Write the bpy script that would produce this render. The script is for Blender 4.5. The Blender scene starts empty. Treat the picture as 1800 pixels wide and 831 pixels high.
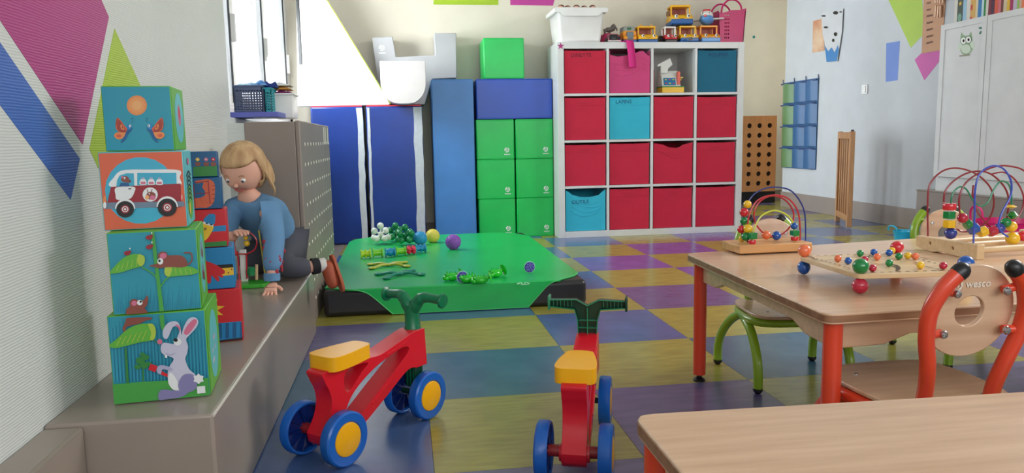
import bpy, bmesh, math, random
from mathutils import Vector, Matrix
random.seed(7)
PI = math.pi
SC = bpy.context.scene
COL = SC.collection
V = Vector
# ---------------------------------------------------------------- camera
FPX, IW, IH = 1321.67, 1800, 831
PIT, ROL, YAW, CAMH = .129, -.0186, .1409, .7618
_fw = V((math.sin(YAW)*math.cos(PIT), math.cos(YAW)*math.cos(PIT), -math.sin(PIT)))
_r0 = V((math.cos(YAW), -math.sin(YAW), 0)); _u0 = _r0.cross(_fw)
CR = _r0*math.cos(ROL)+_u0*math.sin(ROL); CU = -_r0*math.sin(ROL)+_u0*math.cos(ROL)
CP = V((0, 0, CAMH))
cd = bpy.data.cameras.new('camera'); cd.sensor_width = 36; cd.lens = FPX/IW*36; cd.clip_start = .02
cam = bpy.data.objects.new('camera', cd); COL.objects.link(cam)
cam.matrix_world = Matrix(((CR.x, CU.x, -_fw.x, 0), (CR.y, CU.y, -_fw.y, 0), (CR.z, CU.z, -_fw.z, CAMH), (0, 0, 0, 1)))
SC.camera = cam
# ---------------------------------------------------------------- light
wd = bpy.data.worlds.new('sky'); SC.world = wd; wd.use_nodes = True
wb = wd.node_tree.nodes['Background']; wb.inputs[0].default_value = (.86, .93, 1, 1); wb.inputs[1].default_value = 4.5
SC.view_settings.view_transform = 'Standard'; SC.view_settings.look = 'None'
SC.view_settings.exposure = 0.16; SC.view_settings.gamma = 1
def area(name, loc, aim, sx, sy, power, col):
    l = bpy.data.lights.new(name, 'AREA'); l.shape = 'RECTANGLE'; l.size = sx; l.size_y = sy; l.energy = power; l.color = col
    o = bpy.data.objects.new(name, l); COL.objects.link(o); o.location = loc
    o.rotation_euler = (V(aim)-V(loc)).to_track_quat('-Z', 'Y').to_euler()
    return o
area('daylight_right_window', (3.85, 2.35, 1.9), (-.5, 2.0, .3), 1.5, .9, 74, (1, .97, .92))
area('daylight_left_window', (-.80, 5.25, 1.5), (3.9, 5.6, .5), .6, .5, 28, (.93, .97, 1))
area('rear_fill_light', (1.4, -2.2, 1.7), (1.2, 5, .9), 3.6, 1.4, 70, (.97, .98, 1))  # broad fill light added behind the camera, no window modelled there
area('passage_fill_light', (4.55, 6.6, 2.5), (4.5, 6.9, 0), .6, .6, 14, (1, .95, .86))  # fill light added to brighten the passage, no fixture
# ---------------------------------------------------------------- rays on real planes of the room
def ray(x, y): return _fw+CR*((x-IW/2)/FPX)-CU*((y-IH/2)/FPX)
def ux(x, y, X): d = ray(x, y); return CP+d*((X-CP.x)/d.x)
def uy(x, y, Y): d = ray(x, y); return CP+d*((Y-CP.y)/d.y)
def uz(x, y, Z=0): d = ray(x, y); return CP+d*((Z-CP.z)/d.z)
# ---------------------------------------------------------------- materials
def lin(c):
    c = c/255
    return c/12.92 if c <= .04045 else ((c+.055)/1.055)**2.4
def rgb(*c): return (lin(c[0]), lin(c[1]), lin(c[2]), 1)
MATS = {}
def mat(name, c, rough=.5, bump=0, bscale=60, var=0, vscale=6, metal=0, coat=0, trans=0, stretch=None, spec=.5, sheen=0, c2=None, emis=0):
    if name in MATS: return MATS[name]
    m = bpy.data.materials.new(name); m.use_nodes = True; nt = m.node_tree; b = nt.nodes['Principled BSDF']
    b.inputs['Base Color'].default_value = rgb(*c); b.inputs['Roughness'].default_value = rough
    b.inputs['Metallic'].default_value = metal; b.inputs['Coat Weight'].default_value = coat; b.inputs['Coat Roughness'].default_value = .12
    b.inputs['Transmission Weight'].default_value = trans; b.inputs['Specular IOR Level'].default_value = spec
    b.inputs['Sheen Weight'].default_value = sheen
    m.diffuse_color = rgb(*c)
    tc = nt.nodes.new('ShaderNodeTexCoord'); mp = nt.nodes.new('ShaderNodeMapping')
    nt.links.new(tc.outputs['Object'], mp.inputs[0])
    if stretch: mp.inputs['Scale'].default_value = stretch
    v = var if var else .03
    n = nt.nodes.new('ShaderNodeTexNoise'); n.inputs['Scale'].default_value = vscale; n.inputs['Detail'].default_value = 6
    nt.links.new(mp.outputs[0], n.inputs['Vector'])
    mx = nt.nodes.new('ShaderNodeMix'); mx.data_type = 'RGBA'
    cc = rgb(*c); d = rgb(*c2) if c2 else tuple(min(1, k*(1-v*2)) for k in cc[:3])+(1,)
    e = cc if c2 else tuple(min(1, k*(1+v)) for k in cc[:3])+(1,)
    mx.inputs[6].default_value = d; mx.inputs[7].default_value = e
    rp = nt.nodes.new('ShaderNodeMapRange'); rp.inputs[1].default_value = .32; rp.inputs[2].default_value = .68
    nt.links.new(n.outputs[0], rp.inputs[0]); nt.links.new(rp.outputs[0], mx.inputs[0]); nt.links.new(mx.outputs[2], b.inputs['Base Color'])
    if bump:
        n2 = nt.nodes.new('ShaderNodeTexNoise'); n2.inputs['Scale'].default_value = bscale; n2.inputs['Detail'].default_value = 3
        nt.links.new(mp.outputs[0], n2.inputs['Vector'])
        bp = nt.nodes.new('ShaderNodeBump'); bp.inputs['Strength'].default_value = bump; bp.inputs['Distance'].default_value = .004
        nt.links.new(n2.outputs[0], bp.inputs['Height']); nt.links.new(bp.outputs[0], b.inputs['Normal'])
    MATS[name] = m
    return m
def woven(name, c, rough=.45):                     # glass-fibre wallpaper: short horizontal ribs
    m = mat(name, c, rough, var=.02, vscale=2); nt = m.node_tree; b = nt.nodes['Principled BSDF']
    tc = nt.nodes.new('ShaderNodeTexCoord'); mp = nt.nodes.new('ShaderNodeMapping'); mp.inputs['Scale'].default_value = (1, .35, 1.3)
    nt.links.new(tc.outputs['Object'], mp.inputs[0])
    n = nt.nodes.new('ShaderNodeTexNoise'); n.inputs['Scale'].default_value = 150; n.inputs['Detail'].default_value = 2
    nt.links.new(mp.outputs[0], n.inputs['Vector'])
    w = nt.nodes.new('ShaderNodeTexWave'); w.bands_direction = 'Z'; w.inputs['Scale'].default_value = 45; w.inputs['Distortion'].default_value = 3; w.inputs['Detail'].default_value = 2
    nt.links.new(mp.outputs[0], w.inputs['Vector'])
    ad = nt.nodes.new('ShaderNodeMath'); nt.links.new(n.outputs[0], ad.inputs[0]); nt.links.new(w.outputs[1], ad.inputs[1])
    bp = nt.nodes.new('ShaderNodeBump'); bp.inputs['Strength'].default_value = .3; bp.inputs['Distance'].default_value = .0018
    nt.links.new(ad.outputs[0], bp.inputs['Height']); nt.links.new(bp.outputs[0], b.inputs['Normal'])
    return m
def wood(name, c, c2, rough=.4, ax=0, coat=.2):
    s = [14, 14, 14]; s[ax] = 1.2
    return mat(name, c, rough, var=.1, vscale=4, stretch=tuple(s), c2=c2, coat=coat)
# ---------------------------------------------------------------- mesh builder
def spl(P, n=8, closed=False):
    P = [V(p) for p in P]; out = []; L = len(P)
    rng = range(L) if closed else range(L-1)
    for i in rng:
        if closed: a, b, c, d = P[(i-1) % L], P[i], P[(i+1) % L], P[(i+2) % L]
        else: a, b, c, d = P[max(i-1, 0)], P[i], P[i+1], P[min(i+2, L-1)]
        for k in range(n):
            t = k/n
            out.append(.5*((2*b)+(c-a)*t+(2*a-5*b+4*c-d)*t*t+(3*b-a-3*c+d)*t**3))
    if not closed: out.append(P[-1])
    return out
def spl2(P, n=6): return [(p.x, p.y) for p in spl([(a, b, 0) for a, b in P], n, True)]
class MB:
    def __init__(s): s.v = []; s.f = []; s.m = []
    def add(s, vs, fs, m=0, M=None):
        k = len(s.v)
        for p in vs: s.v.append((M @ V(p)) if M else V(p))
        for f in fs: s.f.append([i+k for i in f]); s.m.append(m)
        return s
    def box(s, x0, x1, y0, y1, z0, z1, m=0, M=None):
        return s.add([(x0,y0,z0),(x1,y0,z0),(x1,y1,z0),(x0,y1,z0),(x0,y0,z1),(x1,y0,z1),(x1,y1,z1),(x0,y1,z1)],
                     [(3,2,1,0),(4,5,6,7),(0,1,5,4),(1,2,6,5),(2,3,7,6),(3,0,4,7)], m, M)
    def cbox(s, c, d, m=0, M=None):
        return s.box(c[0]-d[0]/2, c[0]+d[0]/2, c[1]-d[1]/2, c[1]+d[1]/2, c[2]-d[2]/2, c[2]+d[2]/2, m, M)
    def tube(s, P, r, seg=10, m=0, closed=False, cap=True, M=None):
        P = [V(p) for p in P]; L = len(P); R = r if isinstance(r, (list, tuple)) else [r]*L
        vs = []; fs = []; up = None
        for i, p in enumerate(P):
            if closed: t = P[(i+1) % L]-P[i-1]
            else: t = P[min(i+1, L-1)]-P[max(i-1, 0)]
            t = t.normalized() if t.length > 1e-9 else V((0, 0, 1))
            if up is None:
                a = V((0, 0, 1)) if abs(t.z) < .9 else V((1, 0, 0)); up = (a-t*a.dot(t)).normalized()
            else:
                up = up-t*up.dot(t); up = up.normalized() if up.length > 1e-6 else t.orthogonal().normalized()
            w = t.cross(up)
            for k in range(seg):
                an = 2*PI*k/seg; vs.append(p+(up*math.cos(an)+w*math.sin(an))*R[i])
        n = L if closed else L-1
        for i in range(n):
            j = (i+1) % L
            for k in range(seg):
                q = (k+1) % seg; fs.append((i*seg+k, i*seg+q, j*seg+q, j*seg+k))
        if cap and not closed:
            fs.append(tuple(range(seg-1, -1, -1))); fs.append(tuple((L-1)*seg+k for k in range(seg)))
        return s.add(vs, fs, m, M)
    def cyl(s, a, b, r, r2=None, seg=20, m=0, M=None): return s.tube([a, b], [r, r if r2 is None else r2], seg, m, M=M)
    def lathe(s, prof, c=(0,0,0), ax=(0,0,1), seg=24, m=0, M=None, sc=(1, 1)):
        ax = V(ax).normalized(); u = ax.orthogonal().normalized(); w = ax.cross(u); c = V(c); vs = []; fs = []
        for r, z in prof:
            for k in range(seg):
                a = 2*PI*k/seg; vs.append(c+ax*z+u*(max(r, 1e-5)*math.cos(a)*sc[0])+w*(max(r, 1e-5)*math.sin(a)*sc[1]))
        for i in range(len(prof)-1):
            for k in range(seg):
                q = (k+1) % seg; fs.append((i*seg+k, i*seg+q, (i+1)*seg+q, (i+1)*seg+k))
        return s.add(vs, fs, m, M)
    def ball(s, c, r, seg=16, m=0, M=None, ax=(0,0,1)):
        if not isinstance(r, (list, tuple)): r = (r, r, r)
        n = max(6, seg//2); vs = []; fs = []
        for i in range(n+1):
            th = PI*i/n; rr = max(math.sin(th), 1e-4)
            for k in range(seg):
                a = 2*PI*k/seg; vs.append((c[0]+r[0]*rr*math.cos(a), c[1]+r[1]*rr*math.sin(a), c[2]-r[2]*math.cos(th)))
        for i in range(n):
            for k in range(seg):
                q = (k+1) % seg; fs.append((i*seg+k, i*seg+q, (i+1)*seg+q, (i+1)*seg+k))
        return s.add(vs, fs, m, M)
    def plate(s, outer, holes, O, U, W, N, m=0, M=None, me=None):   # 2D outline with holes, from O along U,W, thickness vector N
        O, U, W, N = V(O), V(U), V(W), V(N)
        bm = bmesh.new()
        for lp in [outer]+list(holes):
            vv = [bm.verts.new((p[0], p[1], 0)) for p in lp]
            for i in range(len(vv)): bm.edges.new((vv[i-1], vv[i]))
        bmesh.ops.triangle_fill(bm, use_beauty=True, use_dissolve=False, edges=bm.edges[:])
        bmesh.ops.recalc_face_normals(bm, faces=bm.faces[:])
        bm.verts.index_update()
        P = [v.co.copy() for v in bm.verts]; F = [[v.index for v in f.verts] for f in bm.faces]
        if F and sum(f.normal.z for f in bm.faces) < 0: F = [f[::-1] for f in F]
        be = [(e.verts[0].index, e.verts[1].index) for e in bm.edges if len(e.link_faces) == 1]; bm.free()
        n = len(P); g = U.cross(W).dot(N) > 0
        vs = [O+U*p.x+W*p.y for p in P]+[O+U*p.x+W*p.y+N for p in P]
        fs = [(f[::-1] if g else f) for f in F]+[[i+n for i in (f if g else f[::-1])] for f in F]
        s.add(vs, fs, m, M)
        return s.add(vs, [(a, b, b+n, a+n) for a, b in be], m if me is None else me, M)
    def poly(s, pts, m=0, M=None): return s.add(pts, [tuple(range(len(pts)))], m, M)
    def out(s, name, mats, parent=None, smooth=40, bevel=0, bseg=2, sub=0, fix=True):
        me = bpy.data.meshes.new(name); me.from_pydata([tuple(p) for p in s.v], [], s.f)
        if not isinstance(mats, (list, tuple)): mats = [mats]
        for m in mats: me.materials.append(m)
        me.polygons.foreach_set('material_index', s.m)
        if fix:
            bm = bmesh.new(); bm.from_mesh(me); bmesh.ops.remove_doubles(bm, verts=bm.verts[:], dist=1e-6)
            bmesh.ops.recalc_face_normals(bm, faces=bm.faces[:]); bm.to_mesh(me); bm.free()
        if smooth: me.shade_smooth(); me.set_sharp_from_angle(angle=math.radians(smooth))
        o = bpy.data.objects.new(name, me); COL.objects.link(o)
        if parent: o.parent = parent
        if bevel:
            b = o.modifiers.new('bevel', 'BEVEL'); b.width = bevel; b.segments = bseg; b.limit_method = 'ANGLE'; b.angle_limit = math.radians(40)
        if sub:
            b = o.modifiers.new('sub', 'SUBSURF'); b.levels = sub; b.render_levels = sub
        return o
def tag(o, label, cat, group=None, kind=None):
    if label: o['label'] = label
    if cat: o['category'] = cat
    if group: o['group'] = group
    if kind: o['kind'] = kind
    return o
def thing(name, loc, label, cat, group=None, rz=0):
    o = bpy.data.objects.new(name, None); o.empty_display_size = .05; COL.objects.link(o)
    o.location = loc; o.rotation_euler = (0, 0, rz); tag(o, label, cat, group); return o
def struct(o, label=None): o['kind'] = 'structure'; tag(o, label, None); return o
def copy_tree(o, parent=None):
    c = o.copy(); COL.objects.link(c)
    if parent: c.parent = parent
    for ch in list(o.children): copy_tree(ch, c)
    return c
def rotz(a): return Matrix.Rotation(a, 4, 'Z')
# -- flat print on a face: drawn in any 2D frame, mapped by a homography to the face
def homog(src, dst):
    A = []; B = []
    for (x, y), (u, v) in zip(src, dst):
        A.append([x, y, 1, 0, 0, 0, -u*x, -u*y]); B.append(u); A.append([0, 0, 0, x, y, 1, -v*x, -v*y]); B.append(v)
    n = 8
    for i in range(n):
        p = max(range(i, n), key=lambda r: abs(A[r][i])); A[i], A[p] = A[p], A[i]; B[i], B[p] = B[p], B[i]
        for r in range(n):
            if r != i:
                k = A[r][i]/A[i][i]
                for c in range(i, n): A[r][c] -= k*A[i][c]
                B[r] -= k*B[i]
    h = [B[i]/A[i][i] for i in range(n)]
    return lambda x, y: ((h[0]*x+h[1]*y+h[2])/(h[6]*x+h[7]*y+1), (h[3]*x+h[4]*y+h[5])/(h[6]*x+h[7]*y+1))
class Print:
    def __init__(s, O, U, W, fn=None, eps=.00012, clip=True):
        s.O, s.U, s.W = V(O), V(U), V(W); s.N = s.U.cross(s.W).normalized(); s.fn = fn; s.mb = MB(); s.ms = []; s.k = 1; s.eps = eps; s.clip = clip
    def poly(s, pts, m):
        if m not in s.ms: s.ms.append(m)
        Q = []
        for x, y in pts:
            u, v = s.fn(x, y) if s.fn else (x, y)
            if s.clip: u = min(max(u, 0), 1); v = min(max(v, 0), 1)
            q = s.O+s.U*u+s.W*v+s.N*(s.eps*s.k)
            if not Q or (q-Q[-1]).length > 1e-6: Q.append(q)
        if len(Q) > 2 and (Q[0]-Q[-1]).length < 1e-6: Q.pop()
        if len(Q) > 2: s.mb.poly(Q, s.ms.index(m))
        s.k += 1
    def ell(s, x, y, rx, ry, m, rot=0, n=24, a0=0, a1=360):
        P = []; full = a1-a0 >= 360
        for i in range(n if full else n+1):
            a = math.radians(a0+(a1-a0)*i/n); p, q = rx*math.cos(a), ry*math.sin(a); c, d = math.cos(rot), math.sin(rot)
            P.append((x+p*c-q*d, y+p*d+q*c))
        s.poly(P, m)
    def curve(s, pts, m, n=5): s.poly(spl2(pts, n), m)
    def stroke(s, pts, w, m, n=6, w1=None):
        P = spl([(a, b, 0) for a, b in pts], n) if len(pts) > 2 else [V((a, b, 0)) for a, b in pts]
        w1 = w if w1 is None else w1; Lf = []; Rt = []
        for i, p in enumerate(P):
            t = (P[min(i+1, len(P)-1)]-P[max(i-1, 0)]); t = t.normalized() if t.length else V((1, 0, 0))
            nn = V((-t.y, t.x, 0))*((w+(w1-w)*i/max(1, len(P)-1))/2); Lf.append(p+nn); Rt.append(p-nn)
        for i in range(len(P)-1):
            s.poly([(q.x, q.y) for q in (Lf[i], Lf[i+1], Rt[i+1], Rt[i])], m); s.k -= 1
        s.k += 1
    def out(s, name, parent): return s.mb.out(name, s.ms, parent, smooth=0, fix=False)
def text_mesh(txt, size, O, U, W, name, m, parent, off=.0006, bold=0):
    cu = bpy.data.curves.new('t', 'FONT'); cu.body = txt; cu.size = size; cu.offset = bold; cu.resolution_u = 3
    t = bpy.data.objects.new('t', cu); me = bpy.data.meshes.new_from_object(t)
    bpy.data.objects.remove(t); bpy.data.curves.remove(cu)
    U, W = V(U).normalized(), V(W).normalized(); N = U.cross(W)
    for v in me.vertices: v.co = V(O)+U*v.co.x+W*v.co.y+N*off
    me.name = name; me.materials.clear(); me.materials.append(m)
    o = bpy.data.objects.new(name, me); COL.objects.link(o); o.parent = parent; return o
def logo(parent, O, U, W, r, m, word=True, off=.0006, name='printed_logo', txt='wesco', side=False):
    O, U, W = V(O), V(U).normalized(), V(W).normalized()
    p = Print(O+U.cross(W)*off, U*r, W*r, clip=False, eps=.0001)
    for a0, a1 in ((95, 205), (230, 340), (-15, 70)):
        P = []
        for i in range(9):
            a = math.radians(a0+(a1-a0)*i/8); P.append((math.cos(a), math.sin(a)))
        for i in range(9):
            a = math.radians(a1+(a0-a1)*i/8); P.append((.62*math.cos(a)+.05, .62*math.sin(a)))
        p.poly(P, m)
    p.poly([(-.38,.4),(-.12,.4),(-.1,-.45),(-.3,-.3)], m); p.poly([(.08,.4),(.34,.4),(.3,-.3),(.1,-.45)], m)
    o = p.out(name, parent)
    if word:
        if side: text_mesh(txt, r*1.7, O+U*r*1.6-W*r*.45, U, W, name, m, parent, off, bold=r*.03)
        else: text_mesh(txt, r*.95, O-W*r*2.0-U*r*1.15, U, W, name, m, parent, off, bold=r*.02)
    return o
# ---------------------------------------------------------------- palette
WALLW = woven('white_woven_wallpaper', (214, 219, 216)); WALLC = mat('cream_paint', (222, 216, 198), .6, var=.02, bump=.1, bscale=90)
WALLR = mat('cool_white_paint', (190, 194, 198), .6, var=.02, bump=.1, bscale=90)
TAUPE = mat('taupe_vinyl', (150, 138, 128), .28, var=.05, vscale=3, bump=.06, bscale=20)
TAUPE_E = mat('pale_edge_highlight', (206, 199, 192), .3)
TAUPE2 = mat('taupe_satin_paint', (142, 130, 122), .45, var=.04, vscale=3)
WHITE = mat('white_laminate', (216, 218, 218), .35); WPLA = mat('white_plastic', (238, 238, 236), .3)
MAG = woven('magenta_decal', (176, 62, 132), .4); BLU = woven('blue_decal', (70, 110, 190), .4); LIM = woven('lime_decal', (170, 200, 60), .4)
MAGS = mat('magenta_vinyl_decal', (190, 60, 150), .5); BLUS = mat('blue_vinyl_decal', (90, 125, 200), .5); LIMS = mat('lime_vinyl_decal', (160, 190, 40), .5)
T_Y = mat('olive_yellow_lino', (164, 158, 72), .24, var=.12, vscale=9, stretch=(1, 5, 1), c2=(142, 132, 58), spec=.6)
T_P = mat('violet_lino', (104, 96, 142), .24, var=.12, vscale=7, stretch=(1, 4, 1), c2=(88, 82, 124), spec=.6)
T_V = mat('bright_violet_lino', (122, 92, 168), .24, var=.1, vscale=7, c2=(106, 82, 150), spec=.6)
T_B = mat('blue_lino', (78, 104, 156), .24, var=.1, vscale=7, c2=(64, 92, 138), spec=.6)
T_T = mat('teal_blue_lino', (66, 104, 130), .24, var=.15, vscale=7, c2=(54, 88, 116), spec=.6)
BEECH = wood('beech_veneer', (220, 184, 152), (202, 164, 132), .32, 0, .35)
BEECH_L = wood('light_plywood', (224, 196, 156), (210, 178, 136), .4, 0)
PLYEDGE = wood('plywood_edge', (160, 116, 84), (128, 88, 62), .5, 0, 0)
PINE = wood('orange_pine', (200, 148, 98), (178, 122, 76), .45, 2)
ORG = mat('orange_red_powder_coat', (226, 70, 40), .3, coat=.3); GRN = mat('lime_green_powder_coat', (140, 178, 36), .3, coat=.3)
BLK = mat('black_plastic', (22, 22, 26), .35); STEEL = mat('screw_steel', (190, 190, 192), .25, metal=1)
def pl(name, c, rough=.3, **k): return mat(name, c, rough, **k)
P_RED = pl('red_plastic', (214, 24, 44)); P_BLUE = pl('blue_plastic', (16, 96, 190)); P_YEL = pl('yellow_plastic', (246, 178, 20)); P_GRN = pl('dark_green_plastic', (0, 110, 72))
P_NAVY = pl('navy_plastic', (14, 40, 110)); P_DG = pl('deep_green_plastic', (8, 58, 40))
BEADS = {'r': pl('red_bead', (206, 28, 44), .2, coat=.5), 'g': pl('green_bead', (0, 128, 60), .2, coat=.5), 'b': pl('blue_bead', (10, 82, 170), .2, coat=.5),
         'y': pl('yellow_bead', (238, 190, 30), .2, coat=.5), 'o': pl('orange_bead', (238, 116, 72), .2, coat=.5), 'n': pl('navy_bead', (34, 50, 140), .2, coat=.5), 'c': pl('crimson_bead', (190, 24, 60), .2, coat=.5)}
# ================================================================ ROOM
XL, XR, YB, YF, HC = -.671, 3.95, 6.12, 8.2, 2.55
s0x, s0y = .545, 2.656
base = struct(MB().box(-1.2, 5.2, -2.6, 8.4, -.06, -.004).out('floor', TAUPE2, smooth=0), 'vinyl tile floor of olive yellow, violet and blue squares')
special = {(-1,-1): T_T, (-2,-1): T_T, (0,2): T_B, (0,4): T_B, (1,5): T_B, (-1,1): T_B, (1,-1): T_T, (0,6): T_B, (-1,-3): T_P, (1,3): T_V, (2,4): T_V, (3,5): T_V, (2,2): T_V, (1,1): T_P, (3,3): T_B, (4,6): T_V, (2,6): T_P}
tmesh = {}
for i in range(-3, 9):
    for j in range(-7, 12):
        if i < -2 and j > -3: continue
        if i == -3: continue
        m = special.get((i, j)) or (T_Y if (i+j) % 2 else (T_P if (i+2*j) % 3 else T_B))
        if m.name not in tmesh:
            o = MB().box(.0006, .4994, .0006, .4994, -.004, 0).out('floor_tile', m, base, smooth=0); tmesh[m.name] = o.data
        else:
            o = bpy.data.objects.new('floor_tile', tmesh[m.name]); COL.objects.link(o); o.parent = base
        o.location = (s0x+.5*i, s0y+.5*j, 0)
# left wall with the window recess
wl = MB(); wl.box(XL-.26, XL, -2.6, 3.14, 0, HC); wl.box(XL-.26, XL, 3.14, YB, 0, .86); wl.box(XL-.26, XL, 3.14, YB, 2.2, HC)
struct(MB().box(XL, -.606, 3.062, 4.2, 0, .842).out('trim_3', WALLW, smooth=0))
struct(wl.out('wall_left', WALLW, smooth=0), 'white ribbed wallpaper wall with coloured shapes')
struct(MB().box(XL-.26, 2.66, YB, YB+.12, 0, HC).out('wall_back', WALLC, smooth=0), 'cream wall behind the shelving')
struct(MB().box(2.3, 5.2, YF, YF+.1, 0, HC).out('wall_far', WALLC, smooth=0), 'cream wall at the end of the passage')
struct(MB().box(XR, XR+.16, -2.6, 7.46, 0, HC).out('wall_right', WALLR, smooth=0), 'cool white wall with posters and decals')
struct(MB().box(5.2, 5.3, 5.0, 8.4, 0, HC).out('wall_passage', WALLC, smooth=0))
struct(MB().box(4.11, 5.3, 5.0, 5.1, 0, HC).out('wall_passage_near', WALLC, smooth=0))
struct(MB().box(-1.0, 4.2, -2.7, -2.6, 0, HC).out('wall_front', WALLR, smooth=0))
struct(MB().box(-1.0, 5.2, -2.7, 8.3, HC, HC+.1).out('ceiling', mat('ceiling_white', (225, 225, 222), .7), smooth=0))
struct(MB().box(XR-.014, XR, 4.95, 7.46, 0, .16).out('baseboard_right', TAUPE2, bevel=.003), 'taupe baseboard along the right wall')
struct(MB().box(-.6, 2.66, YB-.014, YB, 0, .1).out('baseboard_back', TAUPE2, bevel=.003))
struct(MB().box(2.66, 5.2, YF-.014, YF, 0, .12).out('baseboard_far', TAUPE2, bevel=.003))
# low ledge along the left wall, in front of the bench
led = MB(); led.box(XL, -.60, -2.6, 1.428, 0, .252)
struct(led.out('trim_1', TAUPE, bevel=.006), 'narrow taupe ledge at the foot of the left wall')
# window: frame, two sashes, panes
wn = struct(MB().box(XL-.24, XL-.17, 3.1, 3.18, .86, 2.2).box(XL-.24, XL-.17, 5.98, 6.1, .86, 2.2).box(XL-.24, XL-.17, 3.1, 6.1, .86, .95).box(XL-.24, XL-.17, 3.1, 6.1, 2.1, 2.2).out('window_1', WPLA, bevel=.004), 'white window on the left, blown out by daylight')
GL = mat('window_glass', (255, 255, 255), .0, trans=1, spec=.2)
GASK_GAP = mat('dark_gasket_and_gap', (40, 44, 46), .5)
for a, b in ((3.18, 4.12), (4.12, 5.06), (5.06, 5.98)):
    sa = MB(); sa.box(XL-.235, XL-.175, a, a+.06, .95, 2.1); sa.box(XL-.235, XL-.175, b-.06, b, .95, 2.1); sa.box(XL-.235, XL-.175, a+.06, b-.06, .95, 1.01); sa.box(XL-.235, XL-.175, a+.06, b-.06, 2.04, 2.1)
    f = sa.out('window_sash', WPLA, wn, bevel=.005)
    MB().box(XL-.21, XL-.204, a+.06, b-.06, 1.01, 2.04).out('window_pane', GL, f, smooth=0)
    MB().box(XL-.176, XL-.168, b-.074, b-.058, .97, 2.08).out('gasket', GASK_GAP, f, smooth=0)
    MB().box(XL-.178, XL-.15, b-.03, b-.012, 1.28, 1.42).out('window_handle', WPLA, f, bevel=.004)
struct(MB().box(XL-.262, XL+.0, 3.142, YB-.01, .86, .868).out('trim_2', WHITE, bevel=.003), 'white window sill')
# decals on the left wall
def wall_decal(pts, m, name, label, n0=.0007):
    q = [ux(x, y, XL) for x, y in pts]; b = MB()
    b.plate([(p.y, p.z) for p in q], [], (XL, 0, 0), (0, 1, 0), (0, 0, 1), (n0, 0, 0)); o = b.out(name, m, smooth=0)
    tag(o, label, 'wall decal'); return o
wall_decal([(-30,-12),(40,-60),(150,-60),(178,0),(191,30),(145,254),(0,36)], MAG, 'wall_decal', 'large magenta kite-shaped decal on the white ribbed wall')
wall_decal([(-40,25),(0,75),(140,279),(124,351),(0,185),(-40,132)], BLU, 'wall_decal', 'blue slanted bar decal on the left wall below the magenta one')
wall_decal([(201,50),(246,149),(240,230),(200,320),(172,295),(157,262)], LIM, 'wall_decal', 'lime green kite decal on the left wall behind the picture-box tower')
for pts, m, lab in (([(762,-40),(876,-40),(876,9),(762,8)], LIMS, 'lime decal strip at the top of the back wall'), ([(897,-40),(985,-40),(972,10),(897,9)], MAGS, 'magenta decal strip at the top of the back wall beside the storage tub')):
    q = [uy(x, y, YB) for x, y in pts]
    o = MB().plate([(p.x, p.z) for p in q], [], (0, YB, 0), (1, 0, 0), (0, 0, 1), (0, -.001, 0)).out('wall_decal', m, smooth=0); tag(o, lab, 'wall decal')
for pts, m, lab in (([(1558,76),(1582,72),(1578,141),(1557,144)], BLUS, 'blue upright rectangle decal on the right wall'),
                    ([(1562,0),(1548,-30),(1620,-30),(1624,60),(1601,84)], LIMS, 'lime green pointed decal at the top of the right wall'),
                    ([(1608,105),(1625,88),(1652,86),(1656,102),(1625,141)], MAGS, 'magenta five-sided decal on the right wall beside the cupboard')):
    q = [ux(x, y, XR) for x, y in pts]
    o = MB().plate([(p.y, p.z) for p in q], [], (XR, 0, 0), (0, 1, 0), (0, 0, 1), (-.001, 0, 0)).out('wall_decal', m, smooth=0); tag(o, lab, 'wall decal')
# ================================================================ BENCH + RADIATOR COVER
bench = thing('bench', (-.52, 1.43, 0), 'taupe vinyl-covered low bench built along the left wall', 'bench')
def L(par, x, y, z): return (x-par.location.x, y-par.location.y, z-par.location.z)
BZ = .2576
MB().box(-.15, .147, 0, 1.62, 0, BZ).out('bench_body', TAUPE, bench, bevel=.006, bseg=3)
MB().tube([(.1465, .004, BZ-.0035), (.1465, 1.61, BZ-.0035)], .0035, 8).out('edge_highlight', TAUPE_E, bench)  # pale strip paints the highlight along the bench edge
cv = thing('radiator_cover', (-.53, 3.056, 0), 'taupe perforated radiator cover under the window', 'radiator cover')
CVZ = .845
MB().box(-.075, .115, 0, .014, 0, CVZ).out('end_panel', TAUPE2, cv, bevel=.003)
MB().box(.115, .135, 0, 1.16, 0, CVZ+.004).out('perforated_panel', TAUPE2, cv, bevel=.006, bseg=3)
MB().box(-.075, .115, .014, 1.16, CVZ-.012, CVZ).out('cover_top', TAUPE2, cv, bevel=.003)
hp = MB(); HOLE = mat('painted_slot_daylight', (236, 232, 218), .4)
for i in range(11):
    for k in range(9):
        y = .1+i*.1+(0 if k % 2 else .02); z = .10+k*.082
        hp.lathe([(0, .0215), (.0062, .0215), (.0075, .0205), (.0078, .0195)], (.115, y, z), (1, 0, 0), 10)  # pale discs put daylight through the panel's holes into colour
for y in (.87, .95, 1.06): hp.box(.1352, .1362, y, y+.035, CVZ-.09, CVZ-.006)  # pale plates paint the bright patches of light near the panel top
o = hp.out('slot_daylight', HOLE, cv); o['kind'] = 'stuff'
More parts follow.
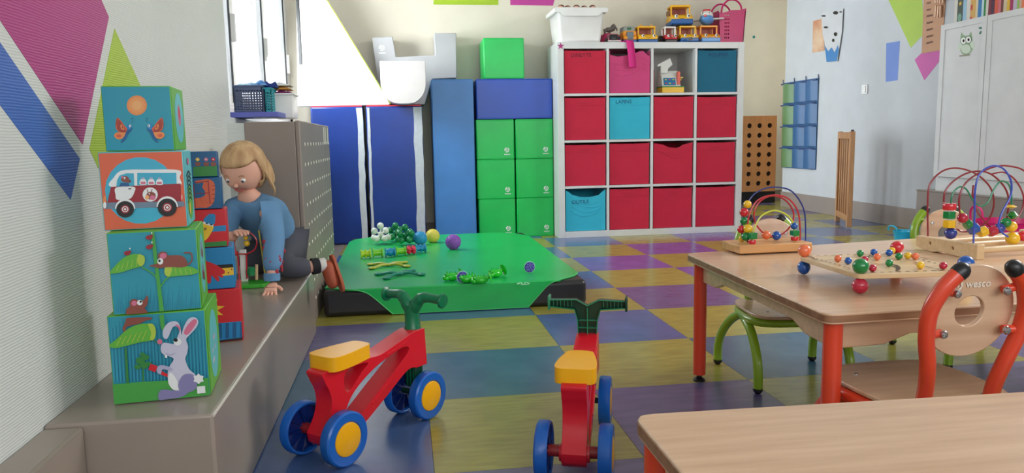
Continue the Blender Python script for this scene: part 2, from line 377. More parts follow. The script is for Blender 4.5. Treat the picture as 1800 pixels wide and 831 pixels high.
# ================================================================ GYM FOAM AND MATS (back wall)
FG = mat('green_vinyl_foam', (10, 188, 84), .32, var=.04, bump=.05, bscale=8); FB = mat('blue_vinyl_foam', (24, 74, 178), .32, var=.04, bump=.05, bscale=8)
FLB = mat('light_blue_vinyl_foam', (62, 124, 192), .35, var=.04, bump=.05, bscale=8); FN = mat('navy_vinyl_mat', (14, 50, 128), .3, var=.1, vscale=3, bump=.25, bscale=5)
FGY = mat('grey_vinyl_foam', (172, 174, 176), .4); FWH = mat('white_vinyl_foam', (214, 208, 207), .4); PRW = mat('white_print', (235, 240, 236), .5)
SILV = mat('silver_velcro', (178, 184, 192), .5, var=.04, vscale=30)
YF0 = 5.78
def foam_cube(x0, x1, z0, z1, d, m, lab, grp=None, lg=True, y=YF0):
    t = thing('foam_cube', ((x0+x1)/2, y, z0), lab, 'foam block', grp); w = (x1-x0)/2; h = z1-z0
    MB().box(-w, w, 0, d, 0, h).out('vinyl_cover', m, t, bevel=.01, bseg=3)
    [MB().tube([(-w+.004, .002, zz), (w-.004, .002, zz)], .0035, 6).out('piping_seam', m, t) for zz in (.004, h-.003)]
    if lg: logo(t, (w-.06, -.0006, .07), (1, 0, 0), (0, 0, 1), .019, PRW, off=.0008)
    return t
k = 1.0
names = ['bottom', 'middle', 'top']
for c, (xa, xb, cn) in enumerate(((.557, .852, 'left'), (.862, 1.156, 'right'))):
    for r in range(3):
        foam_cube(xa+(.006 if r == 0 and c == 0 else 0), xb, r*.304, r*.304+.302, .3, FG, 'green foam cube, %s of the %s column of three beside the shelving' % (names[r], cn), 'green foam cubes under the blue block')
foam_cube(.565, 1.155, .914, 1.216, .3, FB, 'long royal blue foam block lying on six green cubes', lg=False)
foam_cube(.628, .940, 1.218, 1.52, .3, FG, 'single green foam cube on top of the long blue block', lg=False)
lb = thing('foam_column', (.385, 5.76, 0), 'tall light blue foam column standing by the green cubes', 'foam block')
MB().box(-.158, .158, 0, .3, 0, 1.215).out('vinyl_cover', FLB, lb, bevel=.008, bseg=3)
def gym_mat(x0, x1, lab, strips):
    t = thing('gym_mat', ((x0+x1)/2, 5.72, 0), lab, 'gym mat', 'folded gym mats on end against the back wall'); w = (x1-x0)/2
    b = MB(); n = 14
    for i in range(n):
        pass
    b.box(-w, w, 0, .28, 0, 1.02); b.out('vinyl_cover', FN, t, bevel=.012, bseg=3)
    MB().box(-w+.006, w-.006, .004, .276, 1.018, 1.026).out('top_edge', mat('red_binding', (190, 40, 60), .5), t)
    for cx, wd_ in strips:
        P = []; Q = []
        for i in range(13):
            z = .01+i*1.0/12; j = random.uniform(-.005, .005); P.append((cx-wd_/2+j, z)); Q.append((cx+wd_/2+j*.5+random.uniform(-.003, .003), z))
        MB().plate(P+Q[::-1], [], (0, 0, 0), (1, 0, 0), (0, 0, 1), (0, -.003, 0)).out('silver_strip', SILV, t, smooth=0)
    MB().box(-w-.002, w+.002, .13, .136, .01, 1.015).out('fold_line', BLK, t, smooth=0)
    return t
gym_mat(-.66, -.283, 'navy folded gym mat on end at the left, behind the radiator cover', [(.165, .045)])
gym_mat(-.262, .152, 'navy folded gym mat on end with wide silver strip, left of the light blue column', [(-.19, .02), (.172, .062)])
# white triangle wedge
t = thing('foam_wedge', (-.45, 5.74, 1.026), 'big white triangular foam wedge standing on the navy mats', 'foam block')
q = [uy(x, y, 5.74) for x, y in ((523, 187), (686, 183), (568, -6), (520, -84))]
lx = [p.x+.45 for p in q]; lz = [max(p.z-1.026, 0) for p in q]
MB().plate([(lx[0], 0), (lx[1]-.01, 0), (lx[1], .012), (lx[3]+.012, lz[3]), (lx[3], lz[3])], [], (0, 0, 0), (1, 0, 0), (0, 0, 1), (0, .14, 0)).out('vinyl_cover', FWH, t, bevel=.006)
MB().tube([(lx[1]+.002, .003, .012), (lx[3]+.014, .003, lz[3])], .004, 6).out('green_piping', mat('olive_piping', (140, 160, 40), .5), t)
MB().tube([(lx[3]-.006, .0, .3), (lx[3]-.006, .0, lz[3])], .012, 6).out('gap_shade', GASK_GAP, t)  # dark tube stands in for the shaded gap beside the wedge
# white rounded seat
t = thing('foam_cushion', (.02, 5.52, 1.026), 'white foam block with rounded underside on the navy mats', 'foam block')
w = .160; H = .300; P = [(-w, H), (-w, .16)]
for i in range(9): a = PI+PI/2*i/8; P.append((-w+.13+.13*math.cos(a), .145+.145*math.sin(a)))
for i in range(9): a = 1.5*PI+PI/2*i/8; P.append((w-.13+.13*math.cos(a), .145+.145*math.sin(a)))
P += [(w, .16), (w, H)]
MB().plate(P, [], (0, 0, 0), (1, 0, 0), (0, 0, 1), (0, .2, 0)).out('vinyl_cover', FWH, t, bevel=.008, bseg=3)
# grey arch behind
t = thing('foam_arch', (.15, 5.9, 1.03), 'grey U-shaped foam piece on the mats behind the white rounded block', 'foam block')
q = [uy(x, y, 5.9) for x, y in ((654,66),(690,64),(696,100),(765,97),(763,58),(802,58),(803,137),(760,139),(747,184),(664,184),(662,130))]
MB().plate([(p.x-.15, max(p.z-1.03, .0)) for p in q], [], (0, 0, 0), (1, 0, 0), (0, 0, 1), (0, .2, 0)).out('vinyl_cover', FGY, t, bevel=.006)
p = uy(671, 84, 5.9); logo(t, (p.x-.15, -.0006, p.z-1.03), (1, 0, 0), (0, 0, 1), .022, PRW, off=.001)
# ================================================================ GREEN FLOOR MAT
gm = thing('floor_mat', (.2, 4.2, 0), 'large green play mat with black corners in front of the foam blocks', 'play mat')
x0, x1, y0, y1, mh = -.368-.2, .81-.2, 3.30-4.2, 5.12-4.2, .122
FBK = mat('black_vinyl', (34, 34, 38), .35); FGM = mat('green_mat_vinyl', (18, 180, 86), .3, var=.05, vscale=3, bump=.15, bscale=6)
cA, cC = .30, .34
outer = [(x0+cA, y0), (x1-cA, y0), (x1-.055, y0+.12), (x1-.01, y0+cC), (x1-.01, y1-.3), (x1-.14, y1-.03), (x1-.3, y1), (x0+.1, y1), (x0+.01, y1-.14), (x0, y0+.3), (x0+.05, y0+.13)]
bm_ = MB(); bm_.box(x0, x1, y0+.002, y1, 0, mh-.004); bm_.out('black_base', FBK, gm, bevel=.022, bseg=4)
P = [(x0+.003, y0+.07), (x0+.06, y0+.025), (-.45, y0-.001), (.473, y0-.001), (.53, y0+.05), (.574, y0+.095), (x1-.001, y0+.17), (x1-.002, y1-.25), (x1-.08, y1-.06), (x1-.22, y1+.0), (x0+.14, y1), (x0+.03, y1-.1), (x0+.002, y1-.2)]
b = MB(); b.plate(P, [], (0, 0, mh-.008), (1, 0, 0), (0, 1, 0), (0, 0, .009))
o = b.out('green_cover', FGM, gm, bevel=.003)
z1, z0 = mh-.0005, .004
S1 = [(-.45, z1), (-.40, .112), (-.36, .09), (-.27, z0)]; S2 = [(.335, z0), (.40, .075), (.43, .103), (.473, z1)]
b = MB(); b.plate(S1+S2, [], (0, y0-.001, 0), (1, 0, 0), (0, 0, 1), (0, -.006, 0)); b.out('green_skirt', FGM, gm, bevel=.002)
GP = mat('pale_green_piping', (90, 200, 120), .4)
for pts in ([(x0+.003, y0+.07, mh+.001), (x0+.06, y0+.025, mh+.001), (-.45, y0-.003, mh)]+[(u, y0-.007, v) for u, v in S1[1:]], [(x1-.004, y0+.17, mh+.001), (.574, y0+.095, mh+.001), (.473, y0-.003, mh)]+[(u, y0-.007, v) for u, v in S2[::-1][1:]]):
    MB().tube(spl(pts, 4), .0024, 6).out('piping', GP, gm)
MB().tube([(-.27, y0-.006, .005), (.335, y0-.006, .005)], .002, 6).out('piping', GP, gm)
p = uz(920, 499, mh); logo(gm, (p.x-.2, p.y-4.2, mh+.0014), (1, 0, 0), (0, 1, 0), .030, mat('pale_green_print', (150, 214, 170), .5), word=False)
ML = mh+.001
# toys on the mat
def on(x, y, z=ML): p = uz(x, y, z); return V((p.x, p.y, z))
def jack(px, py, m, lab, seed, n=9, R=.052):
    rnd = random.Random(seed); p = on(px, py); t = thing('ball_cluster_toy', p, lab, 'toy'); b = MB(); r = .0215
    MB().ball((0, 0, R+r-.01), .017, 12).out('core', m, t)
    dirs = [(0, 0, 1)]+[(math.cos(a), math.sin(a), -.55+.0*a) for a in (0.3, 1.56, 2.8, 4.1, 5.3)]+[(math.cos(a), math.sin(a), .35) for a in (.9, 2.5, 3.9, 5.6)]
    for d in dirs[:n]:
        d = V(d).normalized(); c = V((0, 0, R+r-.01))+d*R; c.z = max(c.z, r)
        MB().cyl(V((0, 0, R+r-.01)), c, .006, seg=8).ball(c, r, 14).out('knob_ball', m, t)
TW = pl('milk_white_toy', (226, 232, 222)); TG = pl('emerald_toy', (16, 128, 76)); 
jack(670, 429, TW, 'white cluster-of-balls toy, leftmost on the green mat', 1, 8)
jack(696, 424, TG, 'emerald cluster-of-balls toy touching the white one on the mat', 4, 8, .045)
jack(713, 431, TG, 'emerald cluster-of-balls toy beside the blue textured ball', 3, 10, .050)
def sensory_ball(px, py, r, m, lab):
    p = on(px, py); t = thing('textured_ball', p, lab, 'ball', 'textured rubber balls')
    MB().ball((0, 0, r), r, 32).out('ball_body', m, t)
    b = MB(); N = 150
    for i in range(N):
        z = 1-2*(i+.5)/N; a = i*2.39996; q = math.sqrt(1-z*z); d = V((q*math.cos(a), q*math.sin(a), z))
        b.lathe([(r*.10, -.001), (r*.085, r*.05), (r*.04, r*.075), (0, r*.05)], V((0, 0, r))+d*r*.985, d, 7)
    o = b.out('rubber_bumps', m, t); o['kind'] = 'stuff'
sensory_ball(739, 430, .041, pl('sky_blue_rubber', (40, 152, 206), .5), 'sky blue bumpy rubber ball on the green mat')
sensory_ball(761, 426, .042, pl('pale_yellow_rubber', (226, 210, 92), .5), 'pale yellow bumpy rubber ball behind the blue one')
sensory_ball(797, 438, .044, pl('purple_rubber', (142, 82, 186), .5), 'purple bumpy rubber ball alone on the mat')
LG = pl('lime_toy', (120, 200, 40), .2); CB = pl('cyan_blue_toy', (20, 140, 190), .2); PK = pl('raspberry_toy', (224, 40, 80), .2); YG = pl('yellow_lime_toy', (180, 214, 40), .2)
# chain of linking barrels
barr = [(643,451,YG,1),(664,449,LG,0),(686,448,CB,2),(705,446,LG,0),(723,444,PK,3),(740,441,CB,1)]
bl = ['lime barrel link with knobs, left end of the row on the mat', 'green spool link, second from the left in the row', 'blue round-bellied link in the row of links', 'green spool link between the blue and the red link', 'red lobed link in the row of links', 'blue barrel link at the right end of the row']
for (px, py, m, kd), lab in zip(barr, bl):
    p = on(px, py+3); t = thing('linking_barrel', p, lab, 'toy', None, rz=.18); r = .026; w = .027
    ax = (1, 0, 0); c = (-w, 0, r)
    if kd == 3:
        b = MB()
        for i in range(2):
            for a in range(5): b.ball((-w/2+i*w, math.cos(a*2*PI/5+.3)*.012, r+math.sin(a*2*PI/5+.3)*.012), .0135, 10)
        b.out('lobed_body', m, t)
    else:
        mid = .024 if kd == 2 else .017
        MB().lathe([(0, 0), (r, 0), (r, .005), (.017, .008), (mid, w), (.017, 2*w-.008), (r, 2*w-.005), (r, 2*w), (0, 2*w)], c, ax, 20).out('spool_body', m, t)
        if kd == 1:
            b = MB()
            for a in range(6): b.ball((0, math.cos(a*PI/3)*.018, r+math.sin(a*PI/3)*.018), .006, 8)
            b.out('knob', m, t)
# flat cross shaped toys
def cross_toy(px, py, m, lab, rz, s=1):
    p = on(px, py); t = thing('flat_cross_toy', p, lab, 'toy', rz=rz); b = MB()
    for a in (.62, PI-.62, PI+.62, -.62):
        d = V((math.cos(a), math.sin(a), 0)); b.tube(spl([V((0, 0, .008)), d*.045*s+V((0, 0, .014)), d*.085*s+V((0, 0, .008)), d*.11*s+V((0, 0, .007))], 4), [.007]*13, 8)
        b.ball(tuple(d*.108*s+V((0, 0, .007))), (.02, .018, .007), 12)
    b.ball((0, 0, .01), (.022, .02, .008), 12); b.out('cross_body', m, t)
cross_toy(683, 468, pl('mustard_lime_toy', (176, 180, 60), .4), 'yellow-green flat cross-shaped toy on the mat', .1)
cross_toy(703, 484, pl('sea_green_toy', (20, 130, 110), .4), 'sea green flat cross-shaped toy nearer the front of the mat', .35)
# suction animals (green bodies with a disc end) and purple brush discs
AG = pl('bright_green_toy', (30, 200, 40), .15, coat=.4)
def frog(px, py, lab, rz, disc=1):
    p = on(px, py); t = thing('suction_creature', p, lab, 'toy', rz=rz)
    b = MB(); b.ball((0, 0, .018), (.034, .02, .018), 18); b.ball((-.03, 0, .014), (.016, .018, .013), 12); b.tube([(.02, 0, .022), (.036, 0, .032)], [.011, .008], 10); b.out('creature_body', AG, t)
    b = MB()
    for i in range(4): b.cyl((-.022+i*.013, 0, .034-.001*i), (-.024+i*.013, 0, .047-.002*i), .004, .002, 6)
    for s in (-1, 1): b.ball((-.028, s*.011, .03), .006, 8)
    b.out('back_spikes', AG, t)
    if disc: MB().lathe([(0, -.004), (.02, -.003), (.027, 0), (.02, .005), (0, .008)], (.042, 0, .03), (.9, 0, .25), 20).out('suction_disc', AG, t)
frog(795, 493, 'bright green suction toy with raised disc, left of the purple disc', .25)
frog(822, 497, 'bright green suction toy half hidden behind the purple disc', PI+.2, 0)
frog(845, 499, 'bright green suction toy lying nearest the mat front', -.1)
frog(872, 487, 'bright green suction toy with disc, right of the others', .5)
PV = pl('violet_brush_toy', (70, 60, 170), .4); PVL = pl('lilac_bristle', (170, 160, 230), .4)
def brush(px, py, lab, rz):
    p = on(px, py); t = thing('bristle_disc', p, lab, 'toy', 'purple bristle discs', rz=rz); r = .026
    MB().lathe([(0, -.006), (r, -.006), (r*1.02, 0), (r*.9, .005), (0, .006)], (0, 0, r+.001), (0, -1, 0), 24).out('disc_body', PV, t)
    MB().tube([(math.cos(a*PI/12)*r, 0, r+.001+math.sin(a*PI/12)*r) for a in range(24)], .0022, 6, closed=True).out('rim', pl('pale_mint_rim', (170, 220, 200)), t)
    b = MB()
    for i in range(22):
        rr = r*.82*math.sqrt((i+.5)/22); a = i*2.4; b.ball((rr*math.cos(a), -.0065, r+.001+rr*math.sin(a)), .0024, 6)
    b.out('bristles', PVL, t)
brush(813, 497, 'purple bristle disc standing among the green suction toys', .25)
brush(931, 479, 'purple bristle disc alone on the right of the mat', .1)
# ================================================================ CUBE SHELF
KX, KY, KW = 1.160, 5.60, 1.467
sh = thing('cube_shelf', (KX, KY, 0), 'white four by four cube shelf filled with fabric bins', 'shelf')
to, ti = .048, .018; cell = (KW-2*to-3*ti)/4; KD = .39
MB().box(0, to, 0, KD, 0, KW).out('side_panel', WHITE, sh, bevel=.0015); MB().box(KW-to, KW, 0, KD, 0, KW).out('side_panel', WHITE, sh, bevel=.0015)
MB().box(to, KW-to, 0, KD, KW-to, KW).out('top_board', WHITE, sh, bevel=.0015); MB().box(to, KW-to, 0, KD, 0, to).out('bottom_board', WHITE, sh, bevel=.0015)
for i in range(1, 4):
    z = to+i*cell+(i-1)*ti; MB().box(to, KW-to, .002, KD, z, z+ti).out('shelf_board', WHITE, sh, bevel=.001)
for i in range(1, 4):
    x = to+i*cell+(i-1)*ti
    for r in range(4):
        z = to+r*(cell+ti); MB().box(x, x+ti, .002, KD, z, z+cell).out('divider', WHITE, sh, bevel=.001)
MB().box(to, KW-to, KD-.006, KD, to, KW-to).out('back_panel', mat('grey_white_board', (205, 204, 200), .6), sh, smooth=0)
pr = Print((0, -.0006, 0), (1, 0, 0), (0, 0, 1), clip=False)
star = [((.028 if i % 2 == 0 else .011)*math.sin(i*PI/5)+.026, (.028 if i % 2 == 0 else .011)*math.cos(i*PI/5)+KW-.03) for i in range(10)]
pr.poly(star, mat('magenta_sticker', (176, 30, 120), .5)); pr.out('star_sticker', sh)
for x, a in ((1079, 0), (1214, .35)):
    q = uy(x, 68, KY); pr = Print((q.x-KX, -.0006, q.z-0), (1, 0, 0), (0, 0, 1), clip=False)
    P = [(u*math.cos(a)-v*math.sin(a), u*math.sin(a)+v*math.cos(a)) for u, v in ((-.016, -.011), (.016, -.011), (.016, .011), (-.016, .011))]
    pr.poly(P, BLK); pr.out('black_sticker', sh)  # flat black rectangle stuck on the top board
q = uy(1325, 65, YB)
tag(MB().lathe([(0, 0), (.012, 0), (.012, .003), (0, .004)], (q.x, YB, q.z), (0, -1, 0), 16).out('wall_dot', mat('teal_dot', (20, 150, 140), .4)), 'small teal round sticker on the cream wall beside the shelf top', 'sticker')
FAB = {'red': mat('red_bin_fabric', (200, 16, 58), .75, bump=.25, bscale=14, var=.04, sheen=.2), 'pink': mat('pink_bin_fabric', (208, 66, 124), .75, bump=.3, bscale=12, sheen=.2),
       'cyan': mat('cyan_bin_fabric', (44, 182, 210), .75, bump=.25, bscale=14, sheen=.2), 'teal': mat('teal_bin_fabric', (0, 104, 136), .75, bump=.25, bscale=14, sheen=.2)}
INK = mat('felt_pen_ink', (70, 14, 40), .7); INKB = mat('blue_felt_pen', (14, 60, 110), .7); DARK = mat('dark_lining', (26, 14, 24), .9)
grid = [['red', 'pink', None, 'teal'], ['red', 'cyan', 'red', 'red'], ['red', 'red', 'red', 'red'], ['cyan', 'red', 'red', 'red']]
rn = ['top', 'second', 'third', 'bottom']; cn = ['first', 'second', 'third', 'fourth']
sag = {(0,1): (.045, .5, [.03,.045,.035,.02,.0,.045]), (2,2): (.04, .5, [.0,.01,.035,.04,.012,.0]), (3,0): (.05, .5, [.0,.04,.055,.055,.045,.0])}
for r in range(4):
    for c in range(4):
        k = grid[r][c]
        if not k: continue
        z = to+(3-r)*(cell+ti)+.002; x = KX+to+c*(cell+ti)+cell/2
        lab = '%s fabric bin in the %s row, %s column of the cube shelf' % ({'red': 'red', 'pink': 'pink', 'cyan': 'light blue', 'teal': 'dark teal'}[k], rn[r], cn[c])
        t = thing('fabric_bin', (x, KY+.012+random.uniform(0, .006), z), lab, 'storage bin', 'fabric bins in the cube shelf')
        w = cell/2-.006-random.uniform(0, .004); h = cell-.014-random.uniform(0, .006); f = FAB[k]
        sg = sag.get((r, c)); n = 12
        top = []
        for i in range(n+1):
            u = i/n
            if sg:
                a = sg[2]; q = u*(len(a)-1); i0 = min(int(q), len(a)-2); s_ = q-i0; s_ = s_*s_*(3-2*s_); dz = a[i0]*(1-s_)+a[i0+1]*s_
            else: dz = .003*math.sin(u*PI)*random.uniform(.5, 1.4)
            top.append((-w+2*w*u, h-dz))
        b = MB()
        b.plate([(-w, 0), (w, 0)]+top[::-1], [], (0, 0, 0), (1, 0, 0), (0, 0, 1), (0, .004, 0))
        b.out('front_panel', f, t, bevel=.0015)
        b = MB(); b.box(-w, -w+.004, .004, .35, 0, h); b.box(w-.004, w, .004, .35, 0, h); b.box(-w, w, .346, .35, 0, h); b.box(-w, w, .004, .35, 0, .004)
        if (r, c) not in sag: b.box(-w+.004, w-.004, .004, .346, h-.02, h-.016)
        b.out('bin_sides', f if (r, c) not in ((0, 1), (2, 2), (3, 0)) else f, t)
        # top hem band with crease
        hem = [(p[0], p[1]-.055-.003*math.sin(i)) for i, p in enumerate(top)]
        b = MB().plate(hem+top[::-1], [], (0, -.0022, 0), (1, 0, 0), (0, 0, 1), (0, .0022, 0)); b.out('top_hem', f, t)
        if sg:
            b = MB()
            for s_ in range(3 if (r, c) != (2, 2) else 1):
                b.tube([V((p[0]*.92, -.001, p[1]-.075-.03*s_-.012*math.sin(p[0]*14+s_))) for p in top[1:-1]], .0022, 6)
            o = b.out('fabric_fold', f, t); o['kind'] = 'stuff'
        wr = {(1,1): 'LAPINS', (3,0): 'OUTILS', (0,3): 'POUPEES', (0,0): 'DINETTE'}.get((r, c))
        ik = INK if k in ('red', 'pink') else INKB
        if wr: text_mesh(wr, .040, (-w+.045 if k != 'teal' else -.07, -.0024, (h-.048 if (r, c) != (3, 0) else h-.105)), (1, 0, .02), (0, 0, 1), 'handwriting', ik, t)
        elif r > 0:
            pr = Print((-.05+random.uniform(-.02, .02), -.0026, h-.04), (1, 0, 0), (0, 0, 1), clip=False); P = []
            for i in range(9): P.append((i*.0105, .009*(-1)**i*random.uniform(.4, 1)))
            pr.stroke(P, .0016, mat('faded_ink', (150, 16, 46), .8), 3); pr.out('handwriting', t)
# magenta sash hanging over the shelf edge
def ribbon(P, side, w, th=.0016):
    b = MB(); P = spl(P, 6); side = V(side)
    for i in range(len(P)-1):
        a, c = P[i], P[i+1]; b.add([a-side*w/2, a+side*w/2, c+side*w/2, c-side*w/2], [(0, 1, 2, 3)])
    return b
MGF = mat('magenta_fabric', (216, 30, 130), .6, bump=.2, bscale=20); PKF = mat('raspberry_fabric', (180, 30, 90), .7)
# ---- things on top of the shelf
ZT = KW+.0
def top(px, Y=5.7): p = uy(px, 60, Y); return V((p.x, Y, ZT))
bg = thing('fabric_bag', top(1078, 5.84), 'raspberry fabric bag on the shelf with its magenta strap hanging down', 'bag')
b = MB(); b.plate([(-.10, .002), (.10, .002), (.085, .05), (.05, .085), (-.03, .10), (-.075, .095)], [], (0, 0, 0), (1, 0, 0), (0, 0, 1), (0, .12, 0)); b.out('bag_body', PKF, bg, bevel=.014, bseg=3)
o = ribbon([(-.03, -.06, .02), (.02, -.15, .012), (.045, -.215, .010), (.056, -.250, .008), (.062, -.262, -.05), (.070, -.265, -.12), (.076, -.262, -.19)], (1, .12, 0), .058)
o = o.out('strap', MGF, bg); sm = o.modifiers.new('solid', 'SOLIDIFY'); sm.thickness = .003
EYEW = mat('toy_eye_white', (245, 245, 240), .3); EYEB = mat('toy_eye_black', (14, 14, 16), .2)
Y1 = pl('toy_bus_yellow', (250, 190, 30), .3); Y2 = pl('toy_orange', (248, 160, 30), .3); TBL = pl('toy_base_blue', (20, 90, 160), .35); TG1 = pl('toy_grey', (150, 158, 150), .4)
TWH = pl('toy_white', (236, 234, 230), .3); TRD = pl('toy_red', (214, 50, 62), .3); TPK = pl('toy_dusty_pink', (196, 120, 136), .4); SKY = pl('toy_sky_blue', (96, 156, 220), .35); TAN = pl('toy_tan', (214, 160, 90), .4)
def eyes(t, y, z, dx, r=.012):
    for s in (-1, 1):
        MB().ball((s*dx, y, z), (r, r*.5, r), 12).out('eye', EYEW, t).name
        MB().ball((s*dx+.002, y-r*.42, z), (r*.5, r*.3, r*.5), 10).out('pupil', EYEB, t)
def wheels(t, w, l, r=.02, m=None):
    for sx in (-1, 1):
        for y in (.03, l-.035): MB().lathe([(0, -.008), (r, -.008), (r, .008), (r*.5, .009), (0, .009)], (sx*w, y, r), (sx, 0, 0), 14).out('wheel', m or BLK, t)
def toy_car(loc, w, l, h, body, basem, lab, cab=True, rz=0, face=True, roof=None, ears=False, belly=None):
    t = thing('toy_vehicle', loc, lab, 'toy car', None, rz)
    wheels(t, w*.86, l)
    MB().box(-w, w, .0, l, .006, h*.24).out('chassis', basem, t, bevel=.006)
    b = MB(); b.plate([(0, h*.2), (l, h*.2), (l, h*.52), (l*.4, h*.52), (l*.12, h*.5), (-.004, h*.36)], [], (-w*.97, 0, 0), (0, 1, 0), (0, 0, 1), (2*w*.97, 0, 0)); b.out('hood', body, t, bevel=.009, bseg=3)
    if belly: MB().box(-w*.98, w*.98, -.006, .01, .01, h*.3).out('bumper', belly, t, bevel=.006)
    if face:
        eyes(t, -.004, h*.42, w*.55, h*.085)
        pr = Print((0, -.0075, h*.36), (1, 0, 0), (0, 0, 1), clip=False); pr.stroke([(-w*.3, -.0), (0, -h*.06), (w*.3, 0)], .002, EYEB); pr.out('smile', t)
    if cab:
        rm = roof or body
        b = MB(); x = w*.84
        for sx in (-1, 1):
            b.box(sx*x-.006, sx*x+.006, l*.3, l*.3+.012, h*.5, h*.92); b.box(sx*x-.006, sx*x+.006, l*.86, l*.86+.012, h*.5, h*.92)
        b.box(-x-.006, x+.006, l*.28, l*.9+.012, h*.9, h)
        o = b.out('cab_frame', rm, t, bevel=.004, bseg=2); o['kind'] = 'stuff'
        MB().box(-x+.006, x-.006, l*.84, l*.9, h*.5, h*.9).out('cab_rear', mat('cab_brown_red', (150, 70, 50), .5) if body is not TWH else TWH, t)  # cab rear in brownish red, except on white bodies
    if ears:
        for sx in (-1, 1): MB().ball((sx*w*.55, l*.4, h*1.03), (.012, .01, .012), 10).out('roof_lamp', TAN, t)
    return t
toy_car(top(1074, 5.66)+V((.03, -.0, .004)), .052, .11, .075, TPK, TWH, 'dusty pink toy jeep in front of the raspberry bag', face=False, cab=False)
t = COL.objects[-1]
jp = [o for o in bpy.data.objects if o.name.startswith('toy_vehicle') and not o.name.startswith('toy_vehicle.')][0]
MB().box(-.038, .038, .035, .09, .038, .07).out('windshield_block', TPK, jp, bevel=.006); MB().box(-.032, .032, .031, .036, .044, .064).out('windshield', EYEB, jp, bevel=.003); MB().box(-.045, .045, -.004, .004, .02, .042).out('grille', EYEB, jp, bevel=.003)
t = thing('toy_animal', top(1071, 5.86)+V((0, .03, .1)), 'grey toy elephant lying on top of the raspberry bag', 'toy')
AGR = pl('elephant_grey', (112, 106, 100), .6)
MB().tube(spl([(-.035, 0, .02), (-.01, 0, .028), (.02, 0, .032), (.045, 0, .045)], 4), [.014]*4+[.019]*5+[.021]*4, 12).ball((.045, 0, .05), .019, 12).out('animal_body', AGR, t)
for sx in (-1, 1): MB().ball((.04, sx*.018, .055), (.014, .005, .018), 12).out('ear', AGR, t)
for x in (-.026, .012):
    for sy in (-1, 1): MB().cyl((x, sy*.009, .012), (x-.004, sy*.012, -.01+.01), .006, seg=8).out('leg', AGR, t)
MB().tube(spl([(.058, 0, .045), (.07, 0, .035), (.068, 0, .02)], 4), [.008, .0075, .007, .0065, .006, .0055, .005, .0045, .004], 8).out('trunk', AGR, t)
v = toy_car(top(1108, 5.70), .055, .13, .135, Y2, TBL, 'orange and grey toy camper van, second toy from the left', cab=False, face=False)
MB().box(-.05, .05, .03, .13, .06, .135).out('camper_body', TG1, v, bevel=.014, bseg=3); MB().box(-.054, .054, .012, .10, .055, .098).out('camper_front', Y2, v, bevel=.012, bseg=3)
MB().box(-.028, .028, -.004, .02, .03, .09).out('windshield', mat('toy_window', (120, 132, 140), .2), v, bevel=.01, bseg=3); MB().box(-.016, .016, .024, .03, .108, .124).out('roof_badge', P_GRN, v, bevel=.003)
toy_car(top(1140, 5.68), .078, .15, .135, Y1, TBL, 'yellow smiling toy truck with blue base, in the middle of the shelf top', ears=True)
trc = toy_car(top(1181, 5.67), .048, .12, .13, TRD, BLK, 'red smiling toy tractor with white cab on the shelf top', roof=TWH)
for sx in (-1, 1): MB().lathe([(0, -.01), (.034, -.01), (.034, .01), (.022, .012), (0, .011)], (sx*.06, .09, .034), (sx, 0, 0), 18).out('big_wheel', BLK, trc)
MB().ball((0, -.012, .05), .009, 10).out('nose', pl('nose_pink', (240, 120, 110)), trc)
c1 = toy_car(top(1213, 5.66), .072, .15, .135, Y1, TBL, 'yellow toy car with blue base under the school bus', belly=TBL)
c2 = toy_car(top(1250, 5.67), .078, .15, .140, Y2, SKY, 'orange toy car with pale blue bumper under the white plane', belly=SKY)
bp_ = top(1199, 5.68); bp_.z = ZT+.136
bus = toy_car(bp_, .085, .19, .16, Y1, TBL, 'yellow toy school bus stacked on top of the other toy cars', belly=TBL, rz=-.12)
for i in range(3): MB().box(-.0865, -.0825, .06+i*.04, .085+i*.04, .09, .125).out('side_window', mat('bus_window', (150, 110, 60), .4), bus, bevel=.002)
pt_ = thing('toy_plane', (uy(1241, 30, 5.70).x, 5.70, ZT+.143), 'white and blue smiling toy aeroplane on top of the orange car', 'toy plane', rz=-.5)
MB().ball((0, .05, .045), (.055, .10, .045), 18).out('plane_belly', SKY, pt_); MB().ball((0, .055, .07), (.05, .095, .042), 18).out('plane_top', TWH, pt_)
MB().box(-.13, .13, .04, .09, .04, .052).out('wing', TWH, pt_, bevel=.005); MB().plate([(.12, .08), (.15, .08), (.165, .15), (.145, .15)], [], (-.005, 0, 0), (0, 1, 0), (0, 0, 1), (.01, 0, 0)).out('tail_fin', TWH, pt_, bevel=.003)
MB().ball((0, -.05, .06), .011, 10).out('nose', pl('nose_pink', (240, 120, 110)), pt_); eyes(pt_, -.028, .085, .024, .010)
MB().box(-.03, .03, .02, .06, .095, .12).out('cockpit', TRD, pt_, bevel=.01)
MB().cyl((0, .06, .0), (0, .06, .012), .012, seg=8).out('landing_leg', BLK, pt_)
